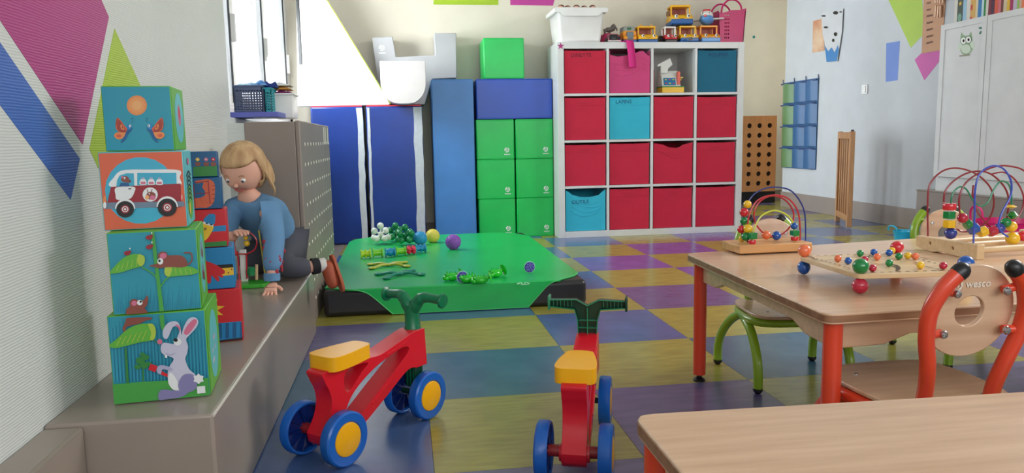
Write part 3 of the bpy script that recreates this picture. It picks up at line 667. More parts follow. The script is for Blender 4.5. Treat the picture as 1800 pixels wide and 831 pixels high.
# magenta basket on the shelf
bk = thing('plastic_basket', (uy(1286, 60, 5.74).x, 5.74, ZT), 'tall magenta plastic basket with holes at the right end of the shelf top', 'basket')
MGP = pl('magenta_plastic', (204, 6, 104), .4)
hs = [[(x+a*.004, z+c*.006) for a, c in ((-1, -1), (1, -1), (1, 1), (-1, 1))] for x in (-.055, -.04, -.025) for z in [.05+i*.028 for i in range(7)]]
b = MB(); b.plate([(-.098, 0), (.098, 0), (.118, .275), (.07, .262), (0, .26), (-.09, .235), (-.112, .25)], hs, (0, 0, 0), (1, 0, 0), (0, 0, 1), (0, .005, 0)); b.out('front_wall', MGP, bk)
b = MB()
for sx in (-1, 1): b.add([(sx*.098, .0, 0), (sx*.098, .22, 0), (sx*.114, .22, .255), (sx*.114, 0, .255), (sx*.092, .0, 0), (sx*.092, .22, 0), (sx*.108, .22, .255), (sx*.108, 0, .255)], [(0,1,2,3),(4,7,6,5),(0,3,7,4),(1,5,6,2),(3,2,6,7),(0,4,5,1)])
b.box(-.1, .1, .214, .22, 0, .25).box(-.1, .1, 0, .22, 0, .005); o = b.out('basket_shell', MGP, bk); o['kind'] = 'stuff'
for y in (.004, .21): MB().tube(spl([(-.085, y, .235), (-.075, y, .29), (-.03, y, .335), (.03, y, .335), (.07, y, .3), (.08, y, .262)], 5), .007, 8).out('handle', MGP, bk)
# white tub with dolls
tb = thing('storage_tub', (uy(1020, 60, 5.66).x, 5.62, ZT+.001), 'large white plastic tub with flared rim at the left end of the shelf top', 'storage tub')
b = MB(); w0, w1, d0, d1, hh = .155, .178, .30, .33, .235
def frust(b, w0, w1, y0, y1, z0, z1, g=.0):
    return b.add([(-w0, y0, z0), (w0, y0, z0), (w0, y1, z0), (-w0, y1, z0), (-w1, y0-g, z1), (w1, y0-g, z1), (w1, y1+g, z1), (-w1, y1+g, z1)], [(3,2,1,0),(0,1,5,4),(1,2,6,5),(2,3,7,6),(3,0,4,7)])
frust(b, w0, w1, .03, .33, 0, hh, .02); o = b.out('tub_body', WPLA, tb, bevel=.02, bseg=3); sm = o.modifiers.new('solid', 'SOLIDIFY'); sm.thickness = .004
b = MB(); rim = [(-.20, hh-.018), (-.16, hh-.018), (-.13, hh-.045), (.13, hh-.045), (.16, hh-.018), (.20, hh-.018), (.21, hh+.012), (.19, hh+.018), (-.19, hh+.018), (-.21, hh+.012)]
b.plate(rim, [], (0, 0, 0), (1, 0, 0), (0, 0, 1), (0, .012, 0)); b.out('rim_front', WPLA, tb, bevel=.003)
for sx in (-1, 1): MB().box(sx*.19-.012, sx*.19+.012, .012, .35, hh-.016, hh+.016).out('rim_side', WPLA, tb, bevel=.004)
DSK = mat('doll_skin', (222, 168, 150), .5); rnd = random.Random(3)
dm = [DSK, mat('doll_maroon', (120, 40, 60), .7), mat('doll_cream', (220, 205, 190), .7), mat('doll_hair', (110, 70, 50), .8)]
for i, (x, m) in enumerate(((-.13, 1), (-.07, 0), (-.01, 2), (.06, 0), (.12, 1))):
    t = thing('doll', (tb.location.x+x, 5.62+.12+.03*(i % 2), ZT+hh-.10), ['maroon-dressed soft doll at the left of the white tub', 'bare doll second from the left in the white tub', 'cream-dressed doll in the middle of the white tub', 'bare doll right of the middle in the white tub', 'maroon-dressed doll at the right end of the white tub'][i], 'doll', rz=rnd.uniform(-1, 1))
    MB().ball((0, 0, .05), (.025, .024, .055), 12).out('doll_body', dm[m], t); MB().ball((0, 0, .125), .027, 14).out('doll_head', DSK, t); MB().ball((0, .008, .135), (.028, .026, .024), 12).out('doll_hair', dm[3], t)
    for sx in (-1, 1): MB().tube([(sx*.025, 0, .085), (sx*.030, -.03, .10), (sx*.030, -.035, .125)], [.008, .007, .006], 8).out('doll_arm', DSK, t)
# toy cash register in the open cell
cx = KX+to+2*(cell+ti); cz = to+3*(cell+ti)
t = thing('toy_cash_register', (cx+.165, KY+.03, cz+.001), 'white toy cash register with yellow drawer in the open shelf compartment', 'toy cash register')
RW = pl('register_white', (226, 228, 222), .4)
MB().box(-.085, .09, 0, .13, .0, .042).out('drawer', pl('drawer_yellow', (240, 190, 50)), t, bevel=.003); MB().box(-.087, .092, .0, .14, .042, .049).out('drawer_rim', pl('register_green', (70, 150, 90)), t, bevel=.002)
b = MB(); b.plate([(.004, .049), (.13, .049), (.13, .172), (.075, .172), (.03, .12)], [], (-.083, 0, 0), (0, 1, 0), (0, 0, 1), (.148, 0, 0)); b.out('register_body', RW, t, bevel=.006)
U = V((0, .026, .071)).normalized()
MB().plate([(-.070, .008), (.024, .008), (.024, .066), (-.070, .066)], [], (0, .002, .05), (1, 0, 0), U, (0, -.003, .001)).out('keypad', pl('keypad_blue', (30, 120, 170)), t)
for i in range(3):
    for j in range(2): p = V((-.053+i*.030, -.002, .052))+U*(.020+.03*j); MB().ball(p, (.010, .006, .005), 8).out('key', [pl('key_pink', (220, 70, 130)), pl('key_yellow', (230, 220, 90))][(i+j) % 2], t)
MB().box(.036, .06, .004, .03, .06, .16).out('receipt_panel', pl('panel_red', (220, 90, 70)), t, bevel=.003)
MB().tube([(.066, .06, .09), (.085, .06, .10), (.085, .06, .118)], .004, 6).box(.078, .1, .05, .07, .114, .122).out('crank', pl('crank_yellow', (244, 196, 60)), t)
MB().plate([(-.11, .215), (-.01, .265), (.01, .215), (-.025, .185), (-.03, .150), (-.085, .150), (-.085, .205), (-.11, .20)], [], (0, .04, 0), (1, 0, 0), (0, 0, 1), (0, .012, 0)).out('price_sign', RW, t, bevel=.002)
t = thing('red_folder', (cx+.15, KY+.2, cz+.001), 'flat red board under the toy cash register', 'board'); 
bpy.data.objects.remove(t)
MBR = MB().box(cx+.012, cx+.06, KY+.16, KY+.3, cz+.001, cz+.19); tag(MBR.out('red_box', TRD, bevel=.004), 'red toy box at the back left of the open compartment', 'box')
# ================================================================ PASSAGE: PEGBOARD, POCKETS, GATE, POSTERS
q0 = uy(1300, 335, 7.9); q1 = uy(1366, 203, 7.9)
t = thing('perforated_board', (q0.x+.1, 7.9, .0), 'orange wooden board with round holes leaning in the passage behind the shelf', 'board')
PBW = wood('orange_board_wood', (196, 138, 86), (182, 122, 70), .5, 2); bw, bh, bz = .52, q1.z-.13, .13
holes = []
for i in range(4):
    for k in range(7): holes.append([(.085+i*.118+.028*math.cos(a*PI/6), .09+k*.106+.028*math.sin(a*PI/6)) for a in range(12)])
xo = q1.x-bw-(q0.x+.1)
MB().plate([(0, 0), (bw, 0), (bw, bh), (0, bh)], holes, (xo, 0, bz), (1, 0, 0), (0, 0, 1), (0, .02, 0)).out('board_panel', PBW, t, smooth=0)
MB().box(xo, xo+bw, .03, .12, bz, bz+bh).out('dark_box_back', mat('dark_brown', (40, 28, 24), .7), t)  # dark brown box filling in behind the board's holes
MB().box(xo, xo+bw, .0, .12, 0, bz).out('black_plinth', BLK, t)
# hanging pockets (4 rows x 3) on the right wall, seen at a slant
ya, yb = ux(1375, 155, XR-.02).y, ux(1437, 127, XR-.02).y
zt, zb_ = ux(1405, 142, XR).z, ux(1402, 296, XR).z
t = thing('wall_organizer', (XR, (ya+yb)/2, zb_), 'hanging see-through organiser with twelve blue and green pockets on the right wall', 'wall organiser')
hw = abs(ya-yb)/2; H = zt-zb_
PBL = mat('blue_pocket_cloth', (38, 92, 142), .35, bump=.3, bscale=15); PGR = mat('green_pocket_cloth', (92, 130, 84), .35, bump=.3, bscale=15); PBK = mat('organiser_backing', (46, 96, 146), .6); BND = mat('organiser_binding', (30, 60, 110), .6)
MB().box(-.006, -.001, -hw, hw, 0, H).out('backing_cloth', PBK, t)
for r in range(4):
    for c in range(3):
        y0 = -hw+c*2*hw/3; y1 = y0+2*hw/3; z0 = r*H/4+.008
        b = MB(); n = 6
        P = [(y0+(y1-y0)*i/n, -.010-.028*math.sin(PI*i/n)) for i in range(n+1)]
        vs = [(x, y, z0) for y, x in P]+[(x*1.25, y, z0+H/4*.88) for y, x in P]
        b.add(vs, [(i, i+1, i+1+n+1, i+n+1) for i in range(n)]); b.out('pocket', PGR if c == 2 else PBL, t, smooth=60, fix=False)
    MB().tube([(-.03, -hw, (r+1)*H/4-.016), (-.034, 0, (r+1)*H/4-.02), (-.03, hw, (r+1)*H/4-.016)], .007, 6).out('binding', BND, t)
for i in range(4): MB().tube([(-.008, -hw+i*2*hw/3, H-.01), (-.012, -hw+i*2*hw/3, H+.035)], .005, 6).out('hanging_loop', BND, t)
def wall_sheet(pts, m, name, label, cat, off=.004):
    q = [ux(x, y, XR-off) for x, y in pts]; t = thing(name, (XR-off, q[0].y, q[0].z), label, cat)
    MB().plate([(p.y-q[0].y, p.z-q[0].z) for p in q], [], (0, 0, 0), (0, 1, 0), (0, 0, 1), (.0015, 0, 0)).out('sheet', m, t, smooth=0)
    return t, (lambda x, y: (ux(x, y, XR-off).y-q[0].y, ux(x, y, XR-off).z-q[0].z))
PAP = mat('poster_paper', (196, 198, 200), .6); PTAN = mat('poster_tan_print', (186, 120, 80), .6, c2=(214, 190, 160), vscale=5); PBLU = mat('poster_blue', (50, 120, 180), .6); KR = mat('kraft_paper', (196, 150, 118), .7, bump=.2, bscale=20)
wall_sheet([(1429, 37), (1448, 32), (1449, 89), (1428, 93)], PTAN, 'poster', 'tan printed sheet partly under the white poster on the right wall', 'poster', .003)
t, fn = wall_sheet([(1444, 23), (1482, 15), (1480, 55), (1472, 107), (1453, 109), (1450, 78), (1446, 60)], PAP, 'poster', 'white poster with small dark animals and blue zigzag foot, curling off the right wall', 'poster', .012)
def rprint(t, fn, shapes, name='printed_picture', off=.0008):
    pr = Print((-off, 0, 0), (0, -1, 0), (0, 0, 1), fn=lambda x, y: (-fn(x, y)[0], fn(x, y)[1]), clip=False, eps=.0003)
    for k, a in shapes: getattr(pr, k)(*a)
    return pr.out(name, t)
rprint(t, fn, [('poly', ([(1450, 80), (1456, 90), (1462, 83), (1467, 92), (1473, 79), (1475, 88), (1471, 107), (1453, 109)], PBLU))]+[('ell', (x, y, rx, ry, EYEB)) for x, y, rx, ry in ((1448, 28, 4, 1.5), (1469, 22.5, 4.5, 3), (1478, 21, 2.5, 1.2), (1452, 48, 4, 1.8), (1469, 60, 3, 3.5), (1465, 71, 2.2, 2.8))])
t, fn = wall_sheet([(1624, -20), (1664, -30), (1656, 88), (1620, 94)], KR, 'name_chart', 'brown kraft paper chart with handwritten names and clothes pegs at the top right', 'chart', .004)
BRI = mat('brown_ink', (110, 74, 60), .7)
shp = []
for i, y in enumerate((6, 18, 29, 41, 53, 65, 76)):
    P = [(1629+k*1.4, y-k*.35+(-1)**k*1.8) for k in range(9 if i > 1 else 6)]; shp.append(('stroke', (P, .9, BRI, 3)))
rprint(t, fn, shp, 'handwriting')
PEG = wood('peg_wood', (222, 176, 140), (200, 150, 112), .5, 2)
for i in range(7):
    x = 1645+(i % 4)*4.2; y = -4+(i//4)*24
    q = ux(x, y, XR-.02); a = .05*(i % 3-1)
    tag(MB().cbox((0, 0, 0), (.012, .016, .085), 0, Matrix.Translation(q) @ Matrix.Rotation(a, 4, 'X')).out('clothes_peg', PEG, bevel=.002), 'wooden clothes peg, %s of the %s row on the brown name chart' % (['leftmost', 'second', 'third', 'fourth'][i % 4], 'upper' if i < 4 else 'lower'), 'clothes peg', 'clothes pegs on the brown name chart')
# light switch
q = ux(1521, 157, XR); t = thing('light_switch', (XR, q.y, q.z), 'small white light switch on the right wall above the gate', 'light switch')
MB().box(-.010, 0, -.04, .04, -.04, .04).out('switch_plate', WPLA, t, bevel=.003); MB().box(-.016, -.010, -.022, .022, -.028, .028).out('rocker', WPLA, t, bevel=.002)
# wooden safety gate, open towards the room
ga, gb = V((3.72, 6.05, 0)), V((3.505, 5.52, 0)); gd = (gb-ga); gl = gd.length; gr = math.atan2(gd.y, gd.x)
t = thing('safety_gate', ga, 'open pine safety gate with vertical slats by the right wall', 'gate', rz=gr); gh = .772
MB().box(0, .05, -.018, .018, 0, gh).out('hinge_stile', PINE, t, bevel=.004)
MB().box(gl-.055, gl, -.018, .018, .012, gh).out('front_stile', PINE, t, bevel=.004)
MB().box(.05, gl-.055, -.016, .016, gh-.06, gh-.005).out('top_rail', PINE, t, bevel=.004); MB().box(.05, gl-.055, -.016, .016, .05, .10).out('bottom_rail', PINE, t, bevel=.004)
for i in range(5): x = .05+(gl-.105)*(i+.5)/5; MB().box(x-.018, x+.018, -.008, .008, .10, gh-.06).out('slat', PINE, t, bevel=.003)
MB().cyl((gl-.025, 0, gh), (gl-.025, 0, gh+.012), .012, seg=12).out('latch', BLK, t)
# ================================================================ PLATFORM + CUPBOARD + BOOKS
PX = 3.62; PZ = ux(1609, 334, PX).z; PY = ux(1609, 370, PX).y
pf = thing('platform', ((PX+XR)/2-.001, PY, 0), 'taupe raised platform under the white cupboard on the right', 'platform'); w = (XR-PX)/2-.003
MB().box(-w, w, -2.2, 0, 0, PZ).out('platform_body', TAUPE2, pf, bevel=.006); MB().box(-w-.004, w, -2.2, .002, PZ-.002, PZ+.006).out('platform_top', TAUPE, pf, bevel=.003)
CX = 3.65; cy1 = ux(1658, 44, CX).y; ctop = ux(1658, 44, CX).z; cdoor = ux(1736, 100, CX).y; dw = cy1-cdoor
cu = thing('cupboard', (CX, cy1, PZ+.006), 'tall white cupboard with framed doors standing on the taupe platform', 'cupboard')
cH = ctop-PZ-.006; kick = .10
MB().box(.006, XR-CX-.004, -4*dw, 0, 0, cH).out('carcass', WHITE, cu, bevel=.002)
for i in range(4):
    y1 = -i*dw-.0025; y0 = -(i+1)*dw+.0025; fr = .040
    d = MB().box(-.012, .004, y0, y1, kick, cH-.002).out('door', WHITE, cu, bevel=.002)
    b = MB()
    b.plate([(y0, kick), (y1, kick), (y1, cH-.002), (y0, cH-.002)], [[(y0+fr, kick+fr), (y1-fr, kick+fr), (y1-fr, cH-fr), (y0+fr, cH-fr)]], (-.012, 0, 0), (0, 1, 0), (0, 0, 1), (-.006, 0, 0)); b.out('door_frame', WHITE, d, bevel=.0015)
OWL = mat('owl_green', (150, 180, 140), .6); OWL2 = mat('owl_pale', (208, 222, 204), .6); LEAFD = mat('leaf_teal', (60, 120, 100), .6); BRN = mat('branch_brown', (150, 140, 120), .6)
fnc = lambda x, y: (-(ux(x, y, CX-.013).y-cy1), ux(x, y, CX-.013).z-PZ-.006)
pr = Print((-.0125, 0, 0), (0, -1, 0), (0, 0, 1), fn=fnc, clip=False, eps=.0003)
pr.curve([(1690, 57), (1694, 62), (1703, 62), (1707, 56), (1709, 70), (1710, 85), (1702, 96), (1692, 95), (1687, 84), (1688, 70)], OWL)
pr.ell(1688, 80, 3.5, 8, OWL2, .3); pr.ell(1709, 78, 3.5, 8, OWL2, -.3)
pr.ell(1698, 86, 8.5, 8, OWL2); 
for x in (1693.8, 1702.8): pr.ell(x, 71.5-.2*(x-1694), 5.6, 6.8, LEAFD); pr.ell(x, 71.5-.2*(x-1694), 4.7, 5.9, EYEW); pr.ell(x+.3, 71.5-.2*(x-1694), 1.8, 2.6, EYEB)
pr.stroke([(1687, 98.5), (1705, 96)], 2.2, BRN); pr.out('owl_sticker', cu)
pr = Print((-.0125, 0, 0), (0, -1, 0), (0, 0, 1), fn=fnc, clip=False, eps=.0003)
for x, y, a in ((1724, 49, .3), (1724, 57, -.6), (1728, 54, -1.3)): pr.ell(x, y, 4, 1.9, LEAFD, a-.3)
pr.out('leaf_sticker', cu)
# books on the cupboard
bcol = [('white', (214, 210, 200)), ('dark green', (44, 66, 48)), ('pale blue', (150, 190, 216)), ('white', (220, 218, 214)), ('red spotted', (200, 60, 50)), ('gold', (214, 170, 90)), ('cream', (220, 204, 170)), ('bright blue', (30, 120, 180)), ('pale aqua', (190, 216, 220)), ('green', (20, 130, 60)), ('off-white', (212, 206, 196)), ('maroon', (120, 34, 46)), ('plum', (70, 30, 60)), ('orange-red', (214, 90, 60)), ('pink', (206, 110, 120)), ('brown', (110, 50, 40)), ('beige', (206, 190, 160)), ('yellow', (220, 180, 50)), ('magenta', (160, 40, 90)), ('lilac', (190, 180, 200)), ('lime', (150, 190, 90)), ('sand', (200, 170, 150)), ('coral', (224, 120, 80)), ('crimson', (190, 30, 60)), ('grey', (150, 140, 140)), ('dark red', (120, 30, 40))]
y = cy1-.06; rnd = random.Random(5); k = 0; prev = 'the brown name chart'
PGE = mat('book_pages', (226, 220, 204), .7)
for i in range(26):
    nm, c = bcol[i]; th = rnd.uniform(.016, .034) if i != 1 else .05; h = rnd.uniform(.21, .30); d = rnd.uniform(.17, .22)
    t = thing('book', (CX+.03, y-th/2, ctop+.001), '%s book, between %s and the next one on the cupboard top' % (nm, prev), 'book', 'books standing on the cupboard'); prev = 'the %s spine' % nm
    m = mat('cover_'+nm.replace(' ', '_').replace('-', '_'), c, .35)
    MB().box(0, .003, -th/2, th/2, 0, h).box(.003, d, -th/2, -th/2+.002, 0, h).box(.003, d, th/2-.002, th/2, 0, h).out('cover', m, t, bevel=.0006)
    MB().box(.004, d-.004, -th/2+.002, th/2-.002, .003, h-.003).out('pages', PGE, t, smooth=0)
    if i == 1:
        pr = Print((-.0006, 0, 0), (0, -1, 0), (0, 0, 1), clip=False); S = mat('star_gold', (220, 180, 70), .5)
        pr.poly([((.017 if a % 2 == 0 else .008)*math.sin(a*PI/5), (.017 if a % 2 == 0 else .008)*math.cos(a*PI/5)+.12) for a in range(10)], S); pr.ell(0, .03, .018, .028, mat('tree_pale', (120, 160, 140), .6)); pr.out('printed_picture', t)
    if i == 4:
        pr = Print((-.0006, 0, 0), (0, -1, 0), (0, 0, 1), clip=False)
        for a in range(3): pr.ell(.002, .04+a*.075, .010, .024, mat('cover_gold', (214, 170, 90), .35))
        pr.out('printed_picture', t)
    y -= th+.0008
# ================================================================ FLOOR BUCKETS beyond the table
def bucket(px0, px1, pyt, Y, m, lab, hgt):
    a, b_ = uy(px0, pyt, Y), uy(px1, pyt, Y); c = (a+b_)/2; w = (b_.x-a.x)/2
    t = thing('handled_bucket', (c.x, Y, 0), lab, 'bucket'); z = c.z
    o = MB().lathe([(w*.72, 0), (w*.72, .004), (w*.98, z), (w, z), (w*1.0, z-.006)], (0, 0, 0), (0, 0, 1), 28, sc=(1, .8)).out('bucket_body', m, t); sm = o.modifiers.new('solid', 'SOLIDIFY'); sm.thickness = .004
    MB().lathe([(0, .003), (w*.72, .003)], (0, 0, 0), (0, 0, 1), 28, sc=(1, .8)).out('bucket_floor', m, t)
    for sx in (-1, 1): MB().tube(spl([(sx*w*.99-.0, -.045, z), (sx*w*1.02, -.04, z+hgt*.7), (sx*w*1.03, 0, z+hgt), (sx*w*1.02, .04, z+hgt*.7), (sx*w*.99, .045, z)], 5), .006, 8).out('handle', m, t)
CYB = pl('cyan_bucket', (40, 184, 220), .35)
bucket(1569, 1608, 405, 4.7, CYB, 'cyan plastic bucket with handles on the floor beyond the table', .035)
bucket(1716, 1815, 387, 3.7, MGP, 'magenta plastic bucket with looped handles on the floor behind the large bead maze', .085)
# ================================================================ TABLES
def table(label, corners, H, legs, th=.022, legr=.0195, apron=True):
    sb_ = legs or .038
    cx = sum(c[0] for c in corners)/4; cy = sum(c[1] for c in corners)/4
    t = thing('low_table', (cx, cy, 0), label, 'table')
    P = []
    for i in range(4):
        p = V((*corners[i], 0)); a = (V((*corners[i-1], 0))-p).normalized(); b_ = (V((*corners[(i+1) % 4], 0))-p).normalized(); r = .028
        for k in range(5):
            u = k/4; w = p+a*r*(1-u)**2+b_*r*u**2; P.append((w.x-cx, w.y-cy))
    top_ = MB().plate(P, [], (0, 0, H-th), (1, 0, 0), (0, 1, 0), (0, 0, th), 0).out('tabletop', [BEECH], t, bevel=.004, bseg=3)
    e = MB().plate([(x*1.0006, y*1.0006) for x, y in P], [], (0, 0, H-th+.004), (1, 0, 0), (0, 1, 0), (0, 0, th-.008)).out('plywood_edge', PLYEDGE, t, smooth=40)
    LP = []
    for i in range(4):
        p = V((*corners[i], 0)); a = (V((*corners[i-1], 0))-p).normalized(); b_ = (V((*corners[(i+1) % 4], 0))-p).normalized()
        q = p+a*sb_+b_*sb_; LP.append(q)
        lg = MB().cyl((q.x-cx, q.y-cy, .022), (q.x-cx, q.y-cy, H-th), legr, seg=28).out('leg', ORG, t)
        MB().cyl((q.x-cx, q.y-cy, .012), (q.x-cx, q.y-cy, .024), .008, seg=16).lathe([(0, 0), (.019, 0), (.019, .005), (.008, .013), (0, .013)], (q.x-cx, q.y-cy, 0), (0, 0, 1), 20).out('levelling_foot', BLK, lg)
        lg['label'] = 'orange-red round leg'
    for i in range(4):
        a, b_ = LP[i], LP[(i+1) % 4]; d = (b_-a); Ln = d.length; d.normalize(); nrm = V((-d.y, d.x, 0))
        s0 = legr; e0 = Ln-legr
        A = [(s0, 0), (e0, 0), (e0, -.062), (e0-.10, -.060), (e0-.16, -.040), (s0+.16, -.040), (s0+.10, -.060), (s0, -.062)]
        MB().plate(A, [], (a.x-cx, a.y-cy, H-th), d, (0, 0, 1), nrm*.018*1-nrm*.0).out('apron', BEECH, t, bevel=.003)
    return t
TH = .40
cA_ = [uz(1205, 445, TH).xy, uz(1453, 553, TH).xy]
l, n_ = V(cA_[0]), V(cA_[1]); e = V((1.42, .03)); e2 = V((1.43, .19))
table('low beech table with orange-red legs carrying the bead toys', [tuple(n_), tuple(n_+e), tuple(l+e2), tuple(l)], TH, None)
cB = uz(1112, 728, TH).xy; table('low beech table with orange-red legs nearest the camera, bare top', [(cB[0]-.0, cB[1]-.62), (cB[0]+1.18, cB[1]-.66), (cB[0]+1.18, cB[1]-.04), (cB[0], cB[1])], TH, .027)
# ================================================================ CHAIRS
CH_L = {}
def chair(loc, rz, m, lab, brand=False):
    t = thing('child_chair', loc, lab, 'chair', None, rz); R = .0138; SZ = .218
    seat2 = spl2([(-.125, -.12), (-.06, -.145), (.06, -.145), (.125, -.12), (.14, 0), (.125, .10), (.07, .135), (-.07, .135), (-.125, .10), (-.14, 0)], 4)
    MB().plate(seat2, [], (0, 0, SZ), (1, 0, 0), (0, 1, 0), (0, 0, .009)).out('seat', BEECH, t, bevel=.003)
    for x, y in ((-.085, -.07), (.085, -.07), (-.07, .10), (.07, .10)): MB().lathe([(0, .003), (.004, .002), (.0045, 0)], (x, y, SZ+.009), (0, 0, 1), 10).out('screw', STEEL, t)
    ring = spl([(-.12, -.11, SZ-R), (0, -.13, SZ-R), (.12, -.11, SZ-R), (.138, 0, SZ-R), (.10, .115, SZ-R), (0, .135, SZ-R), (-.10, .115, SZ-R), (-.138, 0, SZ-R)], 6, True)
    MB().tube(ring, R*.9, 12, closed=True).out('seat_rail', m, t)
    for sx in (-1, 1):
        rear = spl([(sx*.130, .02, SZ-R), (sx*.146, .075, .170), (sx*.158, .125, .115), (sx*.162, .148, .06), (sx*.162, .150, .012)], 7)
        frnt = spl([(sx*.128, .035, SZ-R), (sx*.138, -.03, SZ-.022), (sx*.140, -.09, .168), (sx*.140, -.135, .11), (sx*.140, -.150, .06), (sx*.140, -.150, .012)], 7)
        for P, f in ((rear, rear[-1]), (frnt, frnt[-1])):
            lg = MB().tube(P, R, 14).out('leg', m, t)
            MB().lathe([(0, 0), (R*.6, .001), (R*1.04, .008), (R*1.04, .016), (0, .016)], (f.x, f.y, 0), (0, 0, 1), 16).out('foot_cap', BLK, lg)
        post = spl([(sx*.072, .112, SZ-R-.004), (sx*.072, .124, .255), (sx*.082, .138, .31), (sx*.095, .148, .36), (sx*.097, .157, .41), (sx*.080, .166, .452), (sx*.056, .172, .480)], 7)
        po = MB().tube(post, R*1.04, 16).out('back_post', m, t)
        e = post[-1]; d = (post[-1]-post[-3]).normalized()
        MB().lathe([(0, -.004), (R*1.1, -.004), (R*1.12, .006), (R*.9, .014), (R*.5, .019), (0, .021)], e, d, 18).out('end_cap', BLK, po)
        for z, xx in ((.440, .050), (.365, .064)):
            y = .143+(z-.365)*.14; ex = sx*(.084 if z > .4 else .094)
            br = MB().tube([(ex, y+.006, z+(.01 if z > .4 else 0)), (sx*xx, y, z)], [.008, .008], 12).out('bracket', m, t)
            MB().lathe([(0, .006), (.006, .005), (.008, .002), (.008, 0)], (sx*xx, y+.009, z), (0, 1, .0), 14).box(sx*xx-.0045, sx*xx+.0045, y+.0145, y+.0155, z-.001, z+.001).out('screw', STEEL, br)
            MB().lathe([(0, .004), (.006, .003), (.007, 0)], (sx*xx, y-.024, z), (0, -1, 0), 12).out('screw', STEEL, br)
    disc = [(.091*math.cos(a*PI/24), .088*math.sin(a*PI/24)) for a in range(48)]; hol = [(.030*math.cos(a*PI/12), .029*math.sin(a*PI/12)) for a in range(24)]
    tl = .13; W = V((0, math.sin(tl), math.cos(tl)))
    MB().plate(disc, [hol], (0, .136, .400), (1, 0, 0), W, V((0, -math.cos(tl), math.sin(tl)))*.011).out('backrest', BEECH, t, bevel=.002)
    if brand:
        O = V((0, .136, .400))+W*.052; U = V((-1, 0, 0))
        logo(t, O-U*.036-V((0, -.0006, 0)), U, W, .0115, mat('pale_brand_print', (236, 226, 210), .5), side=True, off=.0015)
    return t
oc = chair((1.053, 1.40, 0), PI+.03, ORG, 'orange-red framed child chair with round plywood back, nearest the camera', True)
oc.scale = (1.05, 1.0, 1.05)
chair((1.168, 2.165, 0), -.09, GRN, 'lime green framed child chair beyond the table, behind the small bead maze')
chair((1.87, 2.26, 0), -.12, GRN, 'lime green framed child chair beyond the table, behind the large bead maze')
# ================================================================ BEAD TOYS
MAPLE = wood('pale_maple', (226, 196, 154), (212, 180, 136), .4, 0, .15); MAPB = wood('warm_maple_block', (222, 168, 110), (204, 148, 92), .4, 0, .15)
HOLEM = mat('hole_shadow_brown', (70, 52, 36), .8)
def wire(par, pts, r, m, closed=False, n=8):
    return MB().tube(spl([V(p) for p in pts], n, closed), r, 8, closed=closed).out('wire', m, par)
def bead(par, p, r, c, kind='s', h=None):
    b = MB(); p = V(p)
    if kind == 's': b.ball(p, r, 20)
    elif kind == 'c': b.lathe([(0, -h/2), (r*.92, -h/2), (r, -h/2+.002), (r, h/2-.002), (r*.92, h/2), (0, h/2)], p, (0, 0, 1), 20)
    elif kind == 'q': b.cbox(p, (2*r, 2*r, h))
    elif kind == 'h': b.lathe([(0, -h/2), (r, -h/2), (r, h/2), (0, h/2)], p, (0, 0, 1), 6)
    elif kind == 'd': b.lathe([(0, -h/2), (r*.35, -h/2), (r, 0), (r*.35, h/2), (0, h/2)], p, (0, 0, 1), 16)
    elif kind == 'k': b.lathe([(0, -h/2), (r, -h/2), (r, h/2), (0, h/2)], p, V((1, -.1, .45)), 6)
    return b.out('bead', BEADS[c], par, bevel=.0015 if kind in 'qhk' else 0)
W_R = pl('red_wire', (190, 30, 50), .25, coat=.4); W_B = pl('navy_wire', (30, 50, 130), .25, coat=.4); W_Y = pl('lime_wire', (200, 210, 60), .25, coat=.4); W_G = pl('green_wire', (20, 130, 90), .25, coat=.4); W_D = pl('dark_red_wire', (140, 22, 40), .25, coat=.4); W_C = pl('cobalt_wire', (50, 76, 190), .25, coat=.4)
# small bead maze
YM = 2.20
t = thing('bead_maze', (0, 0, TH), 'small bead maze with red, blue and lime wires at the far left of the table', 'bead maze')
a = uz(1300, 449, TH); c_ = uz(1428, 443, TH); d = (c_-a); d.z = 0; Lb = d.length; d.normalize(); nb = V((-d.y, d.x, 0))
t.location = (a.x, a.y, TH); t.rotation_euler = (0, 0, math.atan2(d.y, d.x)); MI = Matrix.Rotation(-t.rotation_euler.z, 4, 'Z')
def loc(p): return MI @ (p-V(t.location))
MB().box(0, Lb, 0, .125, .004, .030).out('wooden_base', MAPB, t, bevel=.003)
for x, y in ((.03, .02), (Lb-.03, .02), (.03, .1), (Lb-.03, .1)): MB().cyl((x, y, 0), (x, y, .005), .008, seg=12).out('felt_foot', BLK, t)
def pm(x, y, Y): return loc(uy(x, y, Y))
def fixz(P, z=.029): P = [V(p) for p in P]; P[0].z = min(P[0].z, z); P[-1].z = min(P[-1].z, z); return P
wire(t, fixz([pm(1306, 428, YM), pm(1304, 400, YM), pm(1309, 370, YM), pm(1322, 345, YM), pm(1342, 332, YM), pm(1366, 329, YM), pm(1390, 335, YM), pm(1407, 355, YM), pm(1415, 380, YM), pm(1416, 428, YM)]), .0024, W_B)
wire(t, fixz([pm(1314, 428, YM-.02), pm(1314, 400, YM-.02), pm(1318, 375, YM-.02), pm(1332, 352, YM-.02), pm(1358, 343, YM-.02), pm(1384, 348, YM-.02), pm(1401, 368, YM-.02), pm(1406, 395, YM-.02), pm(1406, 428, YM-.02)]), .0026, W_R)
wire(t, [pm(1341, 409, YM+.0), pm(1328, 392, YM), pm(1326, 372, YM), pm(1336, 354, YM), pm(1356, 344, YM), pm(1378, 350, YM), pm(1393, 368, YM), pm(1394, 388, YM), pm(1382, 406, YM), pm(1365, 415, YM), pm(1350, 415, YM)], .0026, W_R, True)
